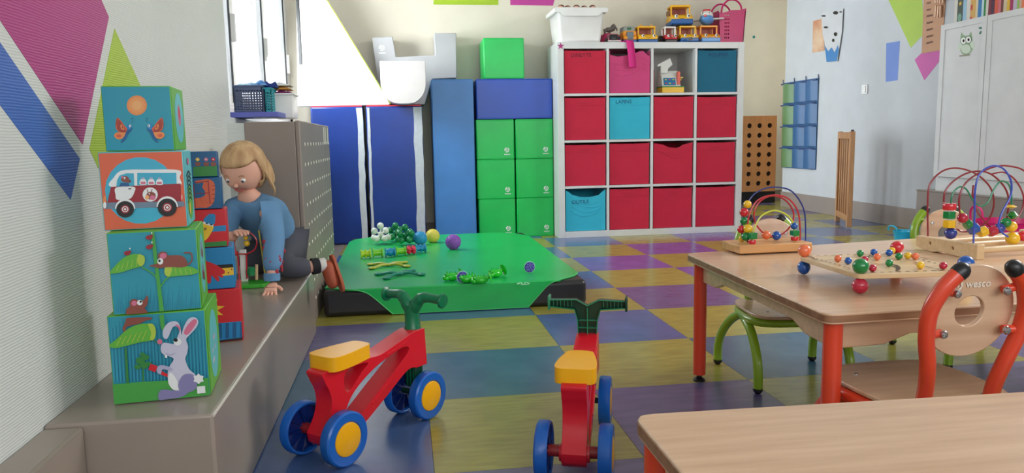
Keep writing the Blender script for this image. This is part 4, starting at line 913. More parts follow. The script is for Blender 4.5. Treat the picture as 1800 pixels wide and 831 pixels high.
wire(t, fixz([pm(1322, 428, YM-.035), pm(1325, 405, YM-.035), pm(1338, 380, YM-.035), pm(1362, 370, YM-.035), pm(1386, 380, YM-.035), pm(1396, 400, YM-.035), pm(1398, 428, YM-.035)]), .0028, W_Y)
k = YM/FPX*1.0
for x, y, r, c, kd, h, Y in ((1314,359,7.5,'y','s',0,YM),(1308,373,8.5,'r','s',0,YM),(1308,388,7.5,'g','s',0,YM),(1303,403,7.5,'r','s',0,YM),(1304,419,6,'y','s',0,YM),(1315,402,8.5,'y','s',0,YM-.025),(1311,416,8.3,'g','s',0,YM-.025),
    (1323,414,6.2,'g','q',12,YM-.05),(1322,425,7,'r','c',7.5,YM-.05),(1347,413,8.5,'o','s',0,YM),(1365,414,8.6,'b','s',0,YM),(1396,397,6.8,'b','s',0,YM-.035),(1397,409,6.6,'g','q',10,YM-.035),(1397,419,7.0,'r','c',7.5,YM-.035)):
    bead(t, pm(x, y, Y), r*k, c, kd, h*k if h else None)
# flat maze board on ball feet
B1 = .4645; cF = uz(1513, 467, B1); cL = uz(1414, 439, B1); cR = uz(1698, 462, B1); cBk = uz(1577, 433, B1)
ctr = (cF+cL+cR+cBk)/4
t = thing('maze_board', (ctr.x, ctr.y, TH), 'flat wooden maze board with coloured sliding beads on ball feet, middle of the table', 'bead maze')
def lo(p, z=None): q = V(p)-V(t.location); return V((q.x, q.y, q.z if z is None else z))
BT = .0475
cs = []
for p in (cF, cR, cBk, cL): d = (p-ctr); d.z = 0; cs.append(lo(ctr+d*1.0+d.normalized()*.016, 0))
cl = [(p.x, p.y) for p in cs]; P = []
for i in range(4):
    p = V((*cl[i], 0)); a = (V((*cl[i-1], 0))-p).normalized(); b_ = (V((*cl[(i+1) % 4], 0))-p).normalized(); r = .02
    for q in range(5): u = q/4; w = p+a*r*(1-u)**2+b_*r*u**2; P.append((w.x, w.y))
MB().plate(P, [], (0, 0, BT-.0115), (1, 0, 0), (0, 1, 0), (0, 0, .0115)).out('board', MAPLE, t, bevel=.0015)
k = 1.6/FPX
for p, up, dn, r in ((cF, 'g', 'c', .0178), (cL, 'o', 'b', .0165), (cR, 'b', 'y', .0178), (cBk, 'r', 'r', .0165)):
    q = lo(p, BT+r*.9); MB().ball(q, r, 26).out('corner_ball', BEADS[up], t); q = lo(p, (BT-.0115)/2+.0005); MB().ball(q, (r, r, (BT-.0115)/2), 26).out('ball_foot', BEADS[dn], t)
def bz(x, y, z=TH+BT): p = uz(x, y, z); return (p.x-t.location.x, p.y-t.location.y)
pr = Print((0, 0, BT+.0001), (1, 0, 0), (0, 1, 0), clip=False, eps=.00005)
for i in range(4):                                  # slots round the edge, as flat dark print
    a = V((*cl[i], 0)); b_ = V((*cl[(i+1) % 4], 0)); d = (b_-a).normalized(); nn = V((-d.y, d.x, 0)); nn = nn if (nn.dot(-a) > 0) else -nn; N = 12
    for j in range(N):
        c = a+(b_-a)*((j+1.2)/(N+1.4))+nn*.017; pr.poly([((c+d*u*.0045+nn*v*.0022).x, (c+d*u*.0045+nn*v*.0022).y) for u, v in ((-1, -1), (1, -1), (1, 1), (-1, 1))], HOLEM)
for pts in ([(1425,452),(1440,459),(1470,458),(1490,462)],[(1500,449),(1512,448),(1530,450),(1520,455),(1545,450),(1567,448)],[(1530,463),(1545,466),(1564,464)],[(1535,455),(1560,456),(1580,455)],[(1600,453),(1615,453),(1632,457)],[(1582,462),(1605,461),(1616,466),(1640,473),(1655,473)],[(1505,470),(1530,475),(1545,477)],[(1460,450),(1480,450)]):
    pr.stroke([bz(x, y) for x, y in pts], .0032, HOLEM, 5)
pr.curve([bz(x, y) for x, y in ((1565, 466), (1578, 468), (1583, 474), (1574, 478), (1576, 471))], HOLEM, 4)
pr.out('groove_shade', t)  # flat print, the shade inside slots and grooves put into colour
for x, y, c in ((1473,454,'o'),(1491,458,'b'),(1512,445,'g'),(1536,443,'b'),(1520,456,'c'),(1542,451,'o'),(1563,444,'b'),(1568,440,'y'),(1580,450,'g'),(1596,449,'y'),(1609,450,'o'),(1534,471,'c'),(1563,462,'g'),(1618,466,'y'),(1658,467,'c')):
    r = .0087; p = uz(x, y, TH+BT+r); bead(t, lo(p, BT+r), r, c)
# large bead maze at the right
t = thing('bead_maze', uz(1662, 448, TH), 'large bead maze with tall dark red wires at the right end of the table', 'bead maze')
def lo3(p): return V(p)-V(t.location)
pa, pb = uz(1609, 438, TH), uz(1717, 457, TH); d = (pb-pa); d.z = 0; L1 = d.length; d.normalize(); nr = V((-d.y, d.x, 0))
if nr.x < 0: nr = -nr
a0 = lo3(pa); zt = .043
MB().plate([(0, .012), (.03, .004), (.06, .0), (L1*.45, .006), (L1*.7, .0), (L1, 0), (L1, zt), (0, zt)], [[(.055+.005*math.cos(q*PI/6), .026+.005*math.sin(q*PI/6)) for q in range(12)], [(L1*.62+.005*math.cos(q*PI/6), .022+.005*math.sin(q*PI/6)) for q in range(12)]], a0, d, (0, 0, 1), nr*.026).out('side_plank', MAPLE, t, bevel=.002)
a1 = a0+nr*.40
MB().plate([(0, 0), (L1, 0), (L1, zt), (0, zt)], [], a1, d, (0, 0, 1), nr*.026).out('side_plank', MAPLE, t, bevel=.002)
for u, z in ((.045, .026), (L1*.55, .026), (L1*.86, .022)): MB().cyl(a0+d*u+nr*.02+V((0, 0, z)), a1+d*u+V((0, 0, z)), .0095, seg=18).out('dowel', MAPLE, t)
def w3(pts, r, m, Y0, dY=0):
    n = len(pts)-1; P = [lo3(uy(x, y, Y0+dY*i/n)) for i, (x, y) in enumerate(pts)]; return wire(t, P, r, m)
w3([(1631,415),(1631,345),(1638,318),(1660,299),(1688,296),(1718,307),(1741,330),(1747,358),(1738,385),(1716,403),(1693,407),(1682,402)], .0026, W_D, 2.0, .02)
w3([(1659,355),(1662,335),(1680,315),(1708,302),(1738,304),(1763,325),(1773,350),(1770,383)], .0026, W_D, 1.97)
w3([(1688,380),(1686,350),(1695,325),(1714,308),(1748,293),(1775,292),(1800,300),(1820,325),(1826,360),(1822,420)], .0026, W_D, 1.95)
w3([(1711,325),(1710,345),(1718,372),(1735,393),(1748,402)], .0024, W_D, 1.96)
w3([(1742,306),(1765,303),(1786,318),(1799,345),(1795,372),(1776,398)], .0024, W_D, 1.98)
w3([(1671,360),(1674,342),(1685,329),(1698,332),(1709,350),(1722,362),(1736,356),(1747,333),(1758,319),(1770,321),(1777,335),(1778,360)], .0024, W_G, 1.95)
w3([(1711,427),(1713,380),(1714,335),(1722,306),(1742,292),(1763,296),(1777,318),(1776,345),(1762,372),(1755,395),(1761,408),(1772,416)], .0026, W_C, 1.91)
k = 1.96/FPX
for x, y, r, c, kd, h in ((1669,363,12,'r','c',13),(1669,377.5,12,'g','h',14),(1669,393,12,'y','h',15),(1671,410,11.5,'n','s',0),(1692,383,10,'c','s',0),(1701,394,9.5,'g','k',12),(1711,402,10.5,'b','k',17),(1727,407,10.5,'y','k',15),(1744,406,10.5,'c','k',15),(1757,401,10.5,'n','s',0),(1768,391,10,'g','s',0),(1778,398,10.5,'y','s',0),(1780,419,13,'y','s',0),(1780,378,10.5,'g','d',15),(1777,363,11,'y','d',7),(1798,415,10.5,'r','s',0)):
    bead(t, lo3(uy(x, y, 1.95)), r*k, c, kd, h*k if h else None)
# ================================================================ RIDE-ON BIKES
def bike(loc, rz, lab, ribbed, steer=0):
    t = thing('ride_on_bike', loc, lab, 'balance bike', None, rz); WB = .35; WR = .066
    # frame in side profile (x forward, z up)
    out_ = spl([(-.024, .048, 0), (.0, .030, 0), (.032, .034, 0), (.095, .050, 0), (.19, .100, 0), (.275, .147, 0), (.31, .150, 0)], 5)[:-1]+[V((.318, .146, 0)), V((.362, .146, 0)), V((.356, .248, 0)), V((.318, .250, 0))]+spl([(.30, .247, 0), (.24, .232, 0), (.18, .219, 0), (.13, .221, 0), (.06, .223, 0), (-.014, .223, 0), (-.012, .20, 0), (.002, .170, 0), (.006, .140, 0), (-.004, .105, 0), (-.028, .070, 0)], 5)
    h1 = [(p.x, p.y) for p in spl([(.046, .064, 0), (.044, .095, 0), (.066, .135, 0), (.110, .168, 0), (.175, .196, 0), (.262, .216, 0), (.290, .204, 0), (.25, .174, 0), (.175, .130, 0), (.095, .080, 0), (.065, .060, 0)], 4, True)]
    h2 = [(p.x, p.y) for p in spl([(.050, .196, 0), (.072, .212, 0), (.135, .209, 0), (.108, .190, 0), (.070, .158, 0), (.052, .160, 0)], 3, True)]
    def tw(u): return .025
    MB().plate([(p.x, p.y) for p in out_], [h1, h2], (0, -.028, 0), (1, 0, 0), (0, 0, 1), (0, .056, 0)).out('frame', P_RED, t, bevel=.006, bseg=3)
    MB().lathe([(0, -.034), (.019, -.034), (.021, -.02), (.021, .02), (.019, .034), (0, .034)], (.0, 0, .052+.01), (0, 1, 0), 20).out('rear_hub', P_RED, t)
    MB().lathe([(0, 0), (.022, 0), (.025, .05), (.023, .104), (0, .104)], (.338, 0, .145), (0, 0, 1), 24).out('head_tube', P_RED, t)
    for x, z, l_, a in ((.14, .10, .09, .52), (.2, .212, .08, .2)): MB().tube([(x, -.0285, z), (x+l_*math.cos(a), -.0285, z+l_*math.sin(a))], .0022, 6).out('moulded_rib', P_RED, t)
    sp = spl2([(-.064, -.036), (-.068, 0), (-.064, .036), (-.035, .047), (.03, .044), (.09, .036), (.126, .028), (.136, 0), (.126, -.028), (.09, -.036), (.03, -.044), (-.035, -.047)], 4)
    sp = [((x+.068)*.735-.002, y*1.0) for x, y in sp]
    b = MB().plate(sp, [], (0, 0, .221), (1, 0, 0), (0, 1, 0), (0, 0, .036)); o = b.out('seat', P_YEL, t, smooth=50, bevel=.010, bseg=4)
    MB().cyl((0, -.068, WR), (0, .068, WR), .0135, seg=18).out('rear_axle', pl('red_axle', (150, 36, 40), .4), t)
    fk = MB(); fk.box(.322, .354, -.020, .020, .085, .150); fk.cyl((.338, -.058, WR), (.338, .058, WR), .008, seg=12); fk.out('fork', P_DG, t, bevel=.004)
    for i in range(3): MB().box(.320, .323, -.014+i*.012, -.012+i*.012, .09, .145).out('fork_rib', P_GRN, t)
    for x, trk in ((0, .070), (.338, .046)):
        for s in (-1, 1):
            c = (x, s*trk, WR); w = .015
            wl_ = MB().lathe([(.0, .001), (.056, .001), (.058, -w+.002), (.061, -w), (WR-.003, -w), (WR, -w+.004), (WR, w-.004), (WR-.004, w), (.044, w), (.042, w-.003), (.0, w-.003)], c, (0, s, 0), 44).out('wheel', P_BLUE, t)
            MB().lathe([(.042, w-.005), (.0405, w-.001), (.036, w+.001), (0, w+.0015)], c, (0, s, 0), 36).out('hub_cap', P_YEL, wl_)
            b = MB().lathe([(.0, -w+.004), (.02, -w+.004)], c, (0, s, 0), 20)
            MB().lathe([(.0562, -.002), (.0, -.002)], c, (0, s, 0), 30).out('inner_dish', P_NAVY, wl_)
            r_ = MB()
            for q in range(10):
                a = q*PI/5; d = V((math.cos(a), 0, math.sin(a))); n = V((-math.sin(a), 0, math.cos(a)))
                p = V(c)-V((0, s*(w-.002), 0)); r_.add([p+d*.016+n*.001, p+d*.056+n*.001, p+d*.056-n*.001, p+d*.016-n*.001, p+d*.016+n*.001+V((0, s*.01, 0)), p+d*.056+n*.001+V((0, s*.01, 0)), p+d*.056-n*.001+V((0, s*.01, 0)), p+d*.016-n*.001+V((0, s*.01, 0))], [(0,1,2,3),(0,4,5,1),(3,2,6,7),(1,5,6,2)])
            o = r_.out('spoke_rib', P_NAVY, wl_); o['kind'] = 'stuff'
    # handlebar
    cx = .338
    if not ribbed:
        MB().lathe([(0, 0), (.023, 0), (.023, .006), (.020, .012), (.0205, .056), (.021, .068), (0, .070)], (cx, 0, .246), (0, 0, 1), 24).out('stem', P_GRN, t)
        for s in (-1, 1):
            g = MB().tube(spl([(cx, s*.004, .300), (cx, s*.018, .320), (cx+.002, s*.034, .336), (cx+.006, s*.050, .339), (cx+.010, s*.098, .335)], 6), [.0175]*7+[.016]*6+[.014]*6+[.0125]*6, 18).out('grip', P_GRN, t)
            MB().lathe([(0, .006), (.018, .005), (.0205, .002), (.0205, -.002), (.012, -.006), (0, -.006)], (cx+.010, s*.100, .334), (0, s, -.05), 28).out('grip_end', P_GRN, g)
    else:
        o2 = [(-.024, 0), (-.026, .04), (-.034, .068), (-.10, .074), (-.10, .092), (-.03, .094), (0, .078), (.03, .094), (.10, .092), (.10, .074), (.034, .068), (.026, .04), (.024, 0)]
        MB().plate(o2, [], (cx+.006, 0, .246), (0, 1, 0), (0, 0, 1), (.008, 0, 0)).out('stem_plate', P_DG, t, bevel=.001)
        lipm = pl('light_green_edge', (40, 130, 90), .3)
        MB().tube([(cx-.008, y, .246+z) for y, z in o2], .0017, 6, closed=True).out('edge_rib', lipm, t)
        b = MB()
        for i in range(len(o2)):
            (ya, za), (yb, zb) = o2[i-1], o2[i]; b.add([(cx-.009, ya, .246+za), (cx+.008, ya, .246+za), (cx+.008, yb, .246+zb), (cx-.009, yb, .246+zb)], [(0, 1, 2, 3)])
        b.out('side_wall', P_DG, t, smooth=0)
        MB().box(cx-.008, cx+.007, -.0012, .0012, .247, .318).out('centre_rib', lipm, t)
        for z in (.264, .284): MB().box(cx-.007, cx+.007, -.024, .024, z, z+.0015).out('cross_rib', lipm, t)
        for s in (-1, 1):
            b = MB()
            for i in range(6): b.box(cx-.006, cx+.007, s*(.042+i*.0095)-.0006, s*(.042+i*.0095)+.0006, .320, .338)
            o = b.out('grip_rib', lipm, t); o['kind'] = 'stuff'
            MB().box(cx-.016, cx+.016, s*.101-.003, s*.101+.003, .312, .350).out('grip_end', lipm if s > 0 else P_DG, t, bevel=.002)
    return t
bike((-.215, 1.792, 0), math.atan2(.262, .23), 'red balance bike with smooth green handlebar, left of the two bikes', False)
bike((.356, 1.572, 0), math.atan2(.947, .325), 'red balance bike with ribbed dark green handlebar, seen from behind', True)
# ================================================================ PICTURE BOXES
def C(name, c, r=.45): return mat('print_'+name, c, r)
cTEAL = C('teal', (40, 148, 170)); cGRN = C('grass', (70, 160, 70)); cLG = C('leaf', (96, 176, 60)); cDG = C('dark_leaf', (48, 130, 60)); cOR = C('orange', (214, 98, 66)); cWH = C('white', (226, 230, 230)); cSKY = C('sky', (60, 170, 200)); cBRN = C('brown', (136, 72, 60)); cPNK = C('pink', (206, 110, 140))
cMAR = C('maroon', (150, 34, 48)); cBLK = C('black', (20, 20, 24)); cSUN = C('sun', (226, 140, 80)); cSUN2 = C('sun_core', (232, 170, 110)); cGRY = C('grey', (110, 130, 150)); cLIL = C('lilac', (170, 170, 200)); cLIL2 = C('violet_grey', (130, 126, 172)); cTL2 = C('pale_teal', (96, 190, 200)); cRED = C('red', (206, 30, 44)); cYEL = C('yellow', (236, 190, 50)); cBLU = C('blue', (30, 130, 190)); cDBL = C('deep_blue', (24, 90, 140)); cLEAFY = C('yellow_leaf', (170, 196, 70)); cLAV = C('pale_lilac', (196, 196, 216))
def pbox(z0, h, w, fr, ang, px, fcol, scol, label, draw, side=None, tcol=None, grp='picture boxes of the front tower', right=False):
    a = math.radians(ang); u = V((math.cos(a), math.sin(a), 0)); v = V((-math.sin(a), math.cos(a), 0))
    bl = V((fr[0], fr[1], z0)) if not right else V((fr[0], fr[1], z0))-u*w
    c = bl+u*w/2+v*w/2; t = thing('picture_box', (c.x, c.y, z0), label, 'stacking box', grp, rz=a)
    MB().box(-w/2, w/2, -w/2, w/2, .0003, h-.0003).out('cardboard_cube', tcol or scol, t, bevel=.0025, bseg=2)
    fn = homog(px, [(0, 1), (1, 1), (1, 0), (0, 0)]) if px else None
    pr = Print((-w/2+.0018, -w/2-.0002, .0022), (w-.0036, 0, 0), (0, 0, h-.0044), fn=fn)
    for q in (draw if isinstance(draw, list) else []): getattr(pr, q[0])(*q[1:])
    pr2 = pr
    if not isinstance(draw, list):
        f0 = pr.fn; pr.fn = None; pr.poly([(0, 0), (1, 0), (1, 1), (0, 1)], fcol); pr.fn = f0; draw(pr)
    pr.out('printed_front', t)
    ps = Print((w/2+.0002, -w/2+.0018, .0022), (0, w-.0036, 0), (0, 0, h-.0044)); ps.poly([(0, 0), (1, 0), (1, 1), (0, 1)], scol)
    if side: side(ps)
    ps.out('printed_side', t)
    return t
def k1(x, y): return (150+x/2.77, 130+y/2.77)
def k2(x, y): return (150+x/2.443, 380+y/2.443)
def k4(x, y): return (330+x/4.373, 250+y/4.373)
def k5(x, y): return (340+x/4.37, 420+y/4.37)
class D:                                               # draw in the coordinates of one enlarged view
    def __init__(s, pr, k, sc): s.p, s.k, s.s = pr, k, sc
    def poly(s, P, m): s.p.poly([s.k(*q) for q in P], m)
    def cur(s, P, m, n=4): s.p.poly([s.k(*q) for q in spl2(P, n)], m)
    def ell(s, x, y, rx, ry, m, rot=0, n=22, a0=0, a1=360): X = s.k(x, y); s.p.ell(X[0], X[1], rx/s.s, ry/s.s, m, rot, n, a0, a1)
    def st(s, P, w, m, n=5, w1=None): s.p.stroke([s.k(*q) for q in P], w/s.s, m, n, None if w1 is None else w1/s.s)
def d_sun(pr):
    d = D(pr, k1, 2.77)
    for r, m in ((50, cSUN), (40, mat('print_sun_mid', (230, 154, 92), .45)), (24, cSUN2)): d.ell(248, 150, r, r, m)
    for s, ox in ((1, 0), (-1, 527)):
        f = lambda P: [(ox+s*x if s < 0 else x, y) for x, y in P]
        d.cur(f([(152, 212), (172, 228), (190, 252), (212, 280), (180, 288), (155, 276), (145, 250)]), cOR)
        d.cur(f([(160, 222), (182, 250), (196, 280), (170, 282), (152, 262)]), mat('print_wing_rust', (160, 62, 50), .45))
        d.cur(f([(172, 244), (184, 256), (188, 272), (174, 268), (169, 254)]), cSUN); d.cur(f([(176, 250), (182, 258), (183, 266), (177, 262)]), mat('print_wing_rust', (160, 62, 50), .45))
        d.cur(f([(196, 286), (176, 284), (148, 286), (140, 302), (158, 318), (184, 312), (200, 296)]), cSUN); d.ell(*f([(162, 301)])[0], 13, 9, cOR)
        d.cur(f([(212, 256), (224, 256), (226, 270), (208, 292), (196, 318), (178, 334), (172, 330), (190, 300), (200, 276)]), cDBL)
        d.ell(*f([(212, 258)])[0], 13, 14, cBLU); d.ell(*f([(217, 253)])[0], 6, 7, cWH); d.ell(*f([(219, 254)])[0], 2.5, 3, cBLK)
        d.st(f([(155, 214), (150, 238), (146, 252)]), 2, cBLK); d.st(f([(222, 218), (232, 214)]), 3, cDBL); d.st(f([(224, 230), (232, 228)]), 3, cDBL)
        for i in range(4): d.st(f([(176+i*7, 322-i*9), (186+i*7, 328-i*9)]), 2, cBLU)
def s_sun(p): p.poly([(0, 0), (1, 0), (1, .3), (.75, .12), (.4, .1), (0, .55)], cLG); p.ell(.55, .52, .36, .42, cTL2); p.ell(.55, .56, .12, .18, cPNK); p.ell(.56, .6, .06, .09, cRED)
def d_van(pr):
    d = D(pr, k1, 2.77); d.ell(268, 566, 178, 168, cSKY)
    d.cur([(118, 548), (135, 500), (165, 470), (215, 462), (300, 461), (458, 462), (463, 500), (461, 540), (300, 542)], cWH, 5)
    d.poly([(162, 492), (196, 480), (233, 480), (236, 546), (146, 548), (150, 515)], cSKY); d.poly([(250, 478), (446, 476), (448, 532), (250, 540)], cSKY)
    d.poly([(120, 549), (250, 542), (468, 530), (472, 650), (100, 655), (108, 600)], cMAR); d.poly([(90, 628), (486, 620), (488, 646), (88, 660)], cGRY)
    d.cur([(146, 552), (234, 548), (236, 575), (220, 604), (195, 612), (150, 613), (143, 590)], cWH, 4)
    d.ell(190, 510, 20, 16, cBRN); d.ell(206, 520, 14, 8, cBRN); d.ell(214, 520, 4, 3, cBLK); d.ell(188, 505, 5, 6, cWH); d.ell(190, 506, 2, 3, cBLK); d.ell(176, 499, 5, 6, cPNK); d.poly([(168, 528), (206, 528), (214, 546), (160, 547)], cDBL)
    for x in (280, 321, 362):
        d.cur([(x-16, 536), (x-16, 518), (x-8, 508), (x+8, 508), (x+16, 518), (x+16, 536)], cWH, 3); d.poly([(x-7, 500), (x+7, 500), (x+7, 509), (x-7, 509)], cLIL); d.poly([(x-12, 522), (x+12, 522), (x+12, 534), (x-12, 534)], cPNK)
    d.ell(316, 586, 38, 36, cWH); d.ell(320, 592, 24, 20, cBRN); d.ell(328, 602, 15, 12, cPNK); d.ell(300, 600, 10, 12, cSUN2); d.st([(300, 560), (306, 578)], 4, cBRN); d.st([(326, 558), (320, 576)], 4, cBRN); d.ell(312, 582, 3, 4, cWH)
    for x, y, r in ((192, 660, 44), (402, 650, 48)):
        d.ell(x, y-2, r+6, r+6, cWH, 0, 24, 180, 360); d.ell(x, y, r, r-3, cBLK); d.ell(x, y, r*.5, r*.48, cMAR); d.ell(x, y, r*.36, r*.34, cWH); d.ell(x, y, r*.26, r*.25, cMAR); d.ell(x, y, r*.14, r*.13, cWH)
    d.st([(208, 558), (222, 556)], 4, cBLK); d.cur([(96, 590), (84, 610), (86, 626), (97, 625)], cSUN, 3); d.ell(92, 640, 8, 17, cWH); d.ell(473, 598, 5, 15, cWH); d.poly([(468, 582), (474, 582), (474, 614), (468, 614)], cRED)
def s_van(p):
    p.ell(.5, .3, .35, .25, cLG); 
    for i in range(7): p.stroke([(.2+.0*i, .30+i*.06), (.5, .36+i*.06), (.75, .30+i*.06)], .03, cBLK, 3)
    p.ell(.35, .22, .1, .09, cYEL); p.ell(.5, .86, .12, .05, cPNK)
def mouse(d, X, Y, s, fl=1):
    f = lambda P: [(X+fl*x*s, Y+y*s) for x, y in P]
    d.cur(f([(-40, 0), (-44, -22), (-20, -36), (10, -40), (50, -38), (72, -20), (76, 6), (50, 14), (10, 12), (-20, 12)]), cBRN)
    d.cur(f([(-70, 10), (-88, 5), (-50, -6), (-30, -22), (-10, -16), (-14, 8), (-40, 16)]), cBRN)
    d.ell(*f([(-30, -38)])[0], 22*s, 19*s, cBRN); d.ell(*f([(-28, -38)])[0], 15*s, 13*s, cPNK); d.ell(*f([(-40, -14)])[0], 13*s, 14*s, cWH); d.ell(*f([(-44, -16)])[0], 5*s, 6*s, cBLK)
    d.st(f([(74, 4), (96, -14), (92, -48), (62, -50)]), 6*s, cBRN)
def d_leaf(pr):
    d = D(pr, k2, 2.443)
    for i in range(46):
        x = 122+i*8.3; d.st([(x, 420-((i*7) % 5)*0), (x+4*math.sin(i), 420-40-((i*37) % 90))], 1.4, cDBL, 2, .5)
    d.poly([(276, 60), (292, 58), (318, 250), (342, 412), (322, 414), (302, 250)], cGRN)
    d.st([(310, 272), (290, 245), (240, 215)], 6, cGRN); d.st([(326, 302), (345, 272), (372, 252)], 6, cGRN)
    d.cur([(98, 238), (120, 210), (150, 180), (180, 162), (215, 157), (250, 168), (252, 195), (238, 212), (200, 222), (150, 238), (110, 243)], cLG); d.cur([(226, 158), (250, 168), (252, 195), (240, 211), (222, 200), (220, 175)], cLEAFY)
    for i in range(5): d.st([(128+i*22, 232-i*5), (140+i*20, 205-i*8)], 2.5, cLEAFY)
    d.cur([(345, 215), (370, 204), (400, 205), (440, 212), (470, 222), (490, 238), (460, 250), (400, 255), (355, 258), (342, 240)], cLG); d.cur([(345, 215), (366, 206), (372, 230), (362, 256), (348, 254), (340, 236)], cLEAFY)
    for i in range(4): d.st([(385+i*22, 218+i*2), (392+i*22, 248)], 2.5, cLEAFY)
    mouse(d, 362, 204, 1.0)
    for x, y in ((175, 152), (270, 84), (272, 126)): d.ell(x, y, 14, 10, cMAR); d.ell(x+10, y-5, 8, 7, cMAR); d.ell(x+12, y-20, 3, 4, cWH)
    d.cur([(180, 425), (178, 400), (195, 388), (230, 382), (262, 400), (270, 425), (225, 426)], cBRN); d.cur([(192, 384), (210, 358), (250, 360), (268, 338), (272, 362), (262, 390), (230, 398), (200, 396)], cBRN)
    d.ell(210, 372, 19, 18, cBRN); d.ell(211, 373, 12, 11, cPNK); d.ell(236, 370, 12, 12, cWH); d.ell(240, 366, 5, 5, cBLK)
def s_leaf(p):
    p.poly([(0, 0), (1, 0), (1, 1), (0, 1)], cLG); p.ell(.5, .5, .32, .40, cTL2)
    for x, y in ((.42, .66), (.58, .62), (.42, .36), (.58, .32)): p.ell(x, y, .07, .07, cBRN); p.ell(x, y+.09, .025, .06, cPNK)
def d_rab(pr):
    d = D(pr, k2, 2.443)
    for i in range(58):
        x = 104+i*7.4; d.st([(x+10, 714-i*.3), (x, 430+((i*53) % 60))], 2.6, cSKY if i % 2 else cDBL, 2, 1.2)
    d.poly([(118, 720), (250, 708), (400, 700), (535, 690), (545, 770), (125, 812)], cGRN)
    d.poly([(172, 560), (182, 560), (190, 716), (178, 716)], cDG); d.poly([(248, 640), (254, 640), (256, 706), (248, 706)], cDG)
    for x, y, r in ((240, 615, 20), (262, 600, 16), (258, 635, 18), (228, 642, 14), (276, 628, 12), (250, 588, 12)): d.ell(x, y, r, r*.8, cDG)
    d.poly([(324, 414), (344, 412), (350, 500), (330, 470)], cGRN)
    d.cur([(178, 490), (172, 465), (180, 440), (190, 428), (285, 424), (288, 434), (262, 440), (240, 452), (205, 460), (180, 470)], cBRN); d.cur([(176, 492), (166, 478), (170, 462), (182, 456)], cBRN)
    d.cur([(107, 548), (140, 520), (180, 482), (220, 460), (262, 452), (300, 458), (308, 490), (298, 522), (240, 534), (180, 550), (130, 560)], cLG); d.cur([(276, 454), (300, 457), (309, 490), (299, 522), (284, 520), (288, 490)], cLEAFY)
    for i in range(6): d.st([(140+i*22, 548-i*5), (160+i*22, 512-i*6)], 3, cLEAFY)
    d.st([(300, 524), (322, 540)], 4, cDG)
    # rabbit
    d.cur([(394, 540), (402, 510), (412, 480), (396, 462), (380, 470), (360, 515), (342, 512), (340, 480), (362, 448), (396, 440), (415, 462), (420, 500), (428, 470), (450, 430), (478, 422), (494, 440), (484, 468), (455, 500), (440, 520), (448, 548), (444, 580), (436, 606), (452, 650), (480, 676), (486, 712), (460, 742), (400, 748), (368, 720), (358, 680), (366, 640), (386, 606), (360, 592), (334, 580), (330, 552), (345, 534)], cLAV, 3)
    d.cur([(430, 488), (450, 452), (476, 430), (488, 440), (472, 470), (444, 500)], cPNK, 3); d.cur([(412, 485), (405, 466), (392, 458), (404, 455), (416, 470)], cPNK, 3)
    d.ell(326, 530, 11, 12, cPNK); d.ell(362, 566, 32, 26, cLAV); d.ell(403, 530, 17, 16, cWH); d.ell(395, 522, 9, 8, cBLK); d.st([(350, 580), (372, 588), (392, 578)], 2, cLIL2); d.poly([(347, 588), (357, 588), (358, 600), (348, 600)], cWH)
    d.cur([(364, 672), (378, 668), (400, 700), (410, 736), (385, 742), (362, 712)], cWH, 3); d.cur([(410, 700), (430, 674), (465, 672), (486, 700), (482, 735), (450, 752), (415, 748), (404, 724)], cLIL2, 3)
    d.cur([(318, 760), (335, 740), (400, 745), (450, 748), (420, 772), (360, 782), (322, 786)], cLIL2, 3)
    d.poly([(286, 626), (316, 636), (306, 664), (276, 652)], cRED); d.poly([(330, 656), (360, 672), (358, 684), (326, 672)], cRED)
    d.cur([(312, 650), (322, 634), (350, 634), (380, 648), (370, 656), (338, 650), (330, 672), (316, 666)], cLIL, 3)
    d.poly([(480+26*(1 if k % 2 else .7)*math.cos(k*.52)+14, 692+24*(1 if k % 2 else .7)*math.sin(k*.52)) for k in range(12)], cWH)
    d.poly([(486, 726), (522, 723), (524, 754), (488, 758)], cWH)
def s_rab(p): p.poly([(0, 0), (1, 0), (1, 1), (0, 1)], cLG); p.ell(.5, .48, .34, .42, cTL2); [p.ell(.35+.1*(i % 3), .3+.13*(i//2), .04, .035, cLAV) for i in range(6)]
K = lambda k, P: [k(*q) for q in P]
pbox(.2580, .1775, .1785, (-.581, 1.525), 6.4, K(k2, [(97, 430), (515, 397), (540, 768), (125, 808)]), cTEAL, cLG, 'largest picture box with grey rabbit and reeds, bottom of the front tower', d_rab, s_rab)
pbox(.4358, .1620, .1600, (-.568, 1.524), 9.8, K(k2, [(80, 68), (470, 55), (500, 397), (120, 428)]), cTEAL, cLG, 'picture box with brown mice on leaves, second from the bottom of the front tower', d_leaf, s_leaf)
pbox(.5981, .1530, .1510, (-.582, 1.554), 9.5, K(k1, [(57, 382), (472, 368), (500, 745), (92, 765)]), cOR, cTL2, 'orange picture box with a red and white milk van, in the front tower', d_van, s_van)
pbox(.7514, .1280, .1270, (-.581, 1.594), 5.5, K(k1, [(72, 58), (410, 55), (432, 370), (105, 372)]), cTEAL, cLG, 'teal picture box with a sun and two butterflies, top of the front tower', d_sun, s_sun)
def q5(k, P): return K(k, P)
def d_star(pr):
    d = D(pr, k5, 4.37); d.poly([(150, 650), (386, 628), (392, 765), (150, 790)], cBLU)
    for i in range(5): x = 200+i*42; d.poly([(x, 648-i*3), (x+20, 646-i*3), (x+24, 768-i*3), (x+3, 771-i*3)], cDBL)
    d.poly([(150, 795), (392, 757), (393, 790), (150, 810)], cBLK)
    d.poly([(175+(105 if i % 2 else 60)*math.cos(i*PI/9+.1), 535+(98 if i % 2 else 56)*math.sin(i*PI/9+.1)) for i in range(18)], cYEL)
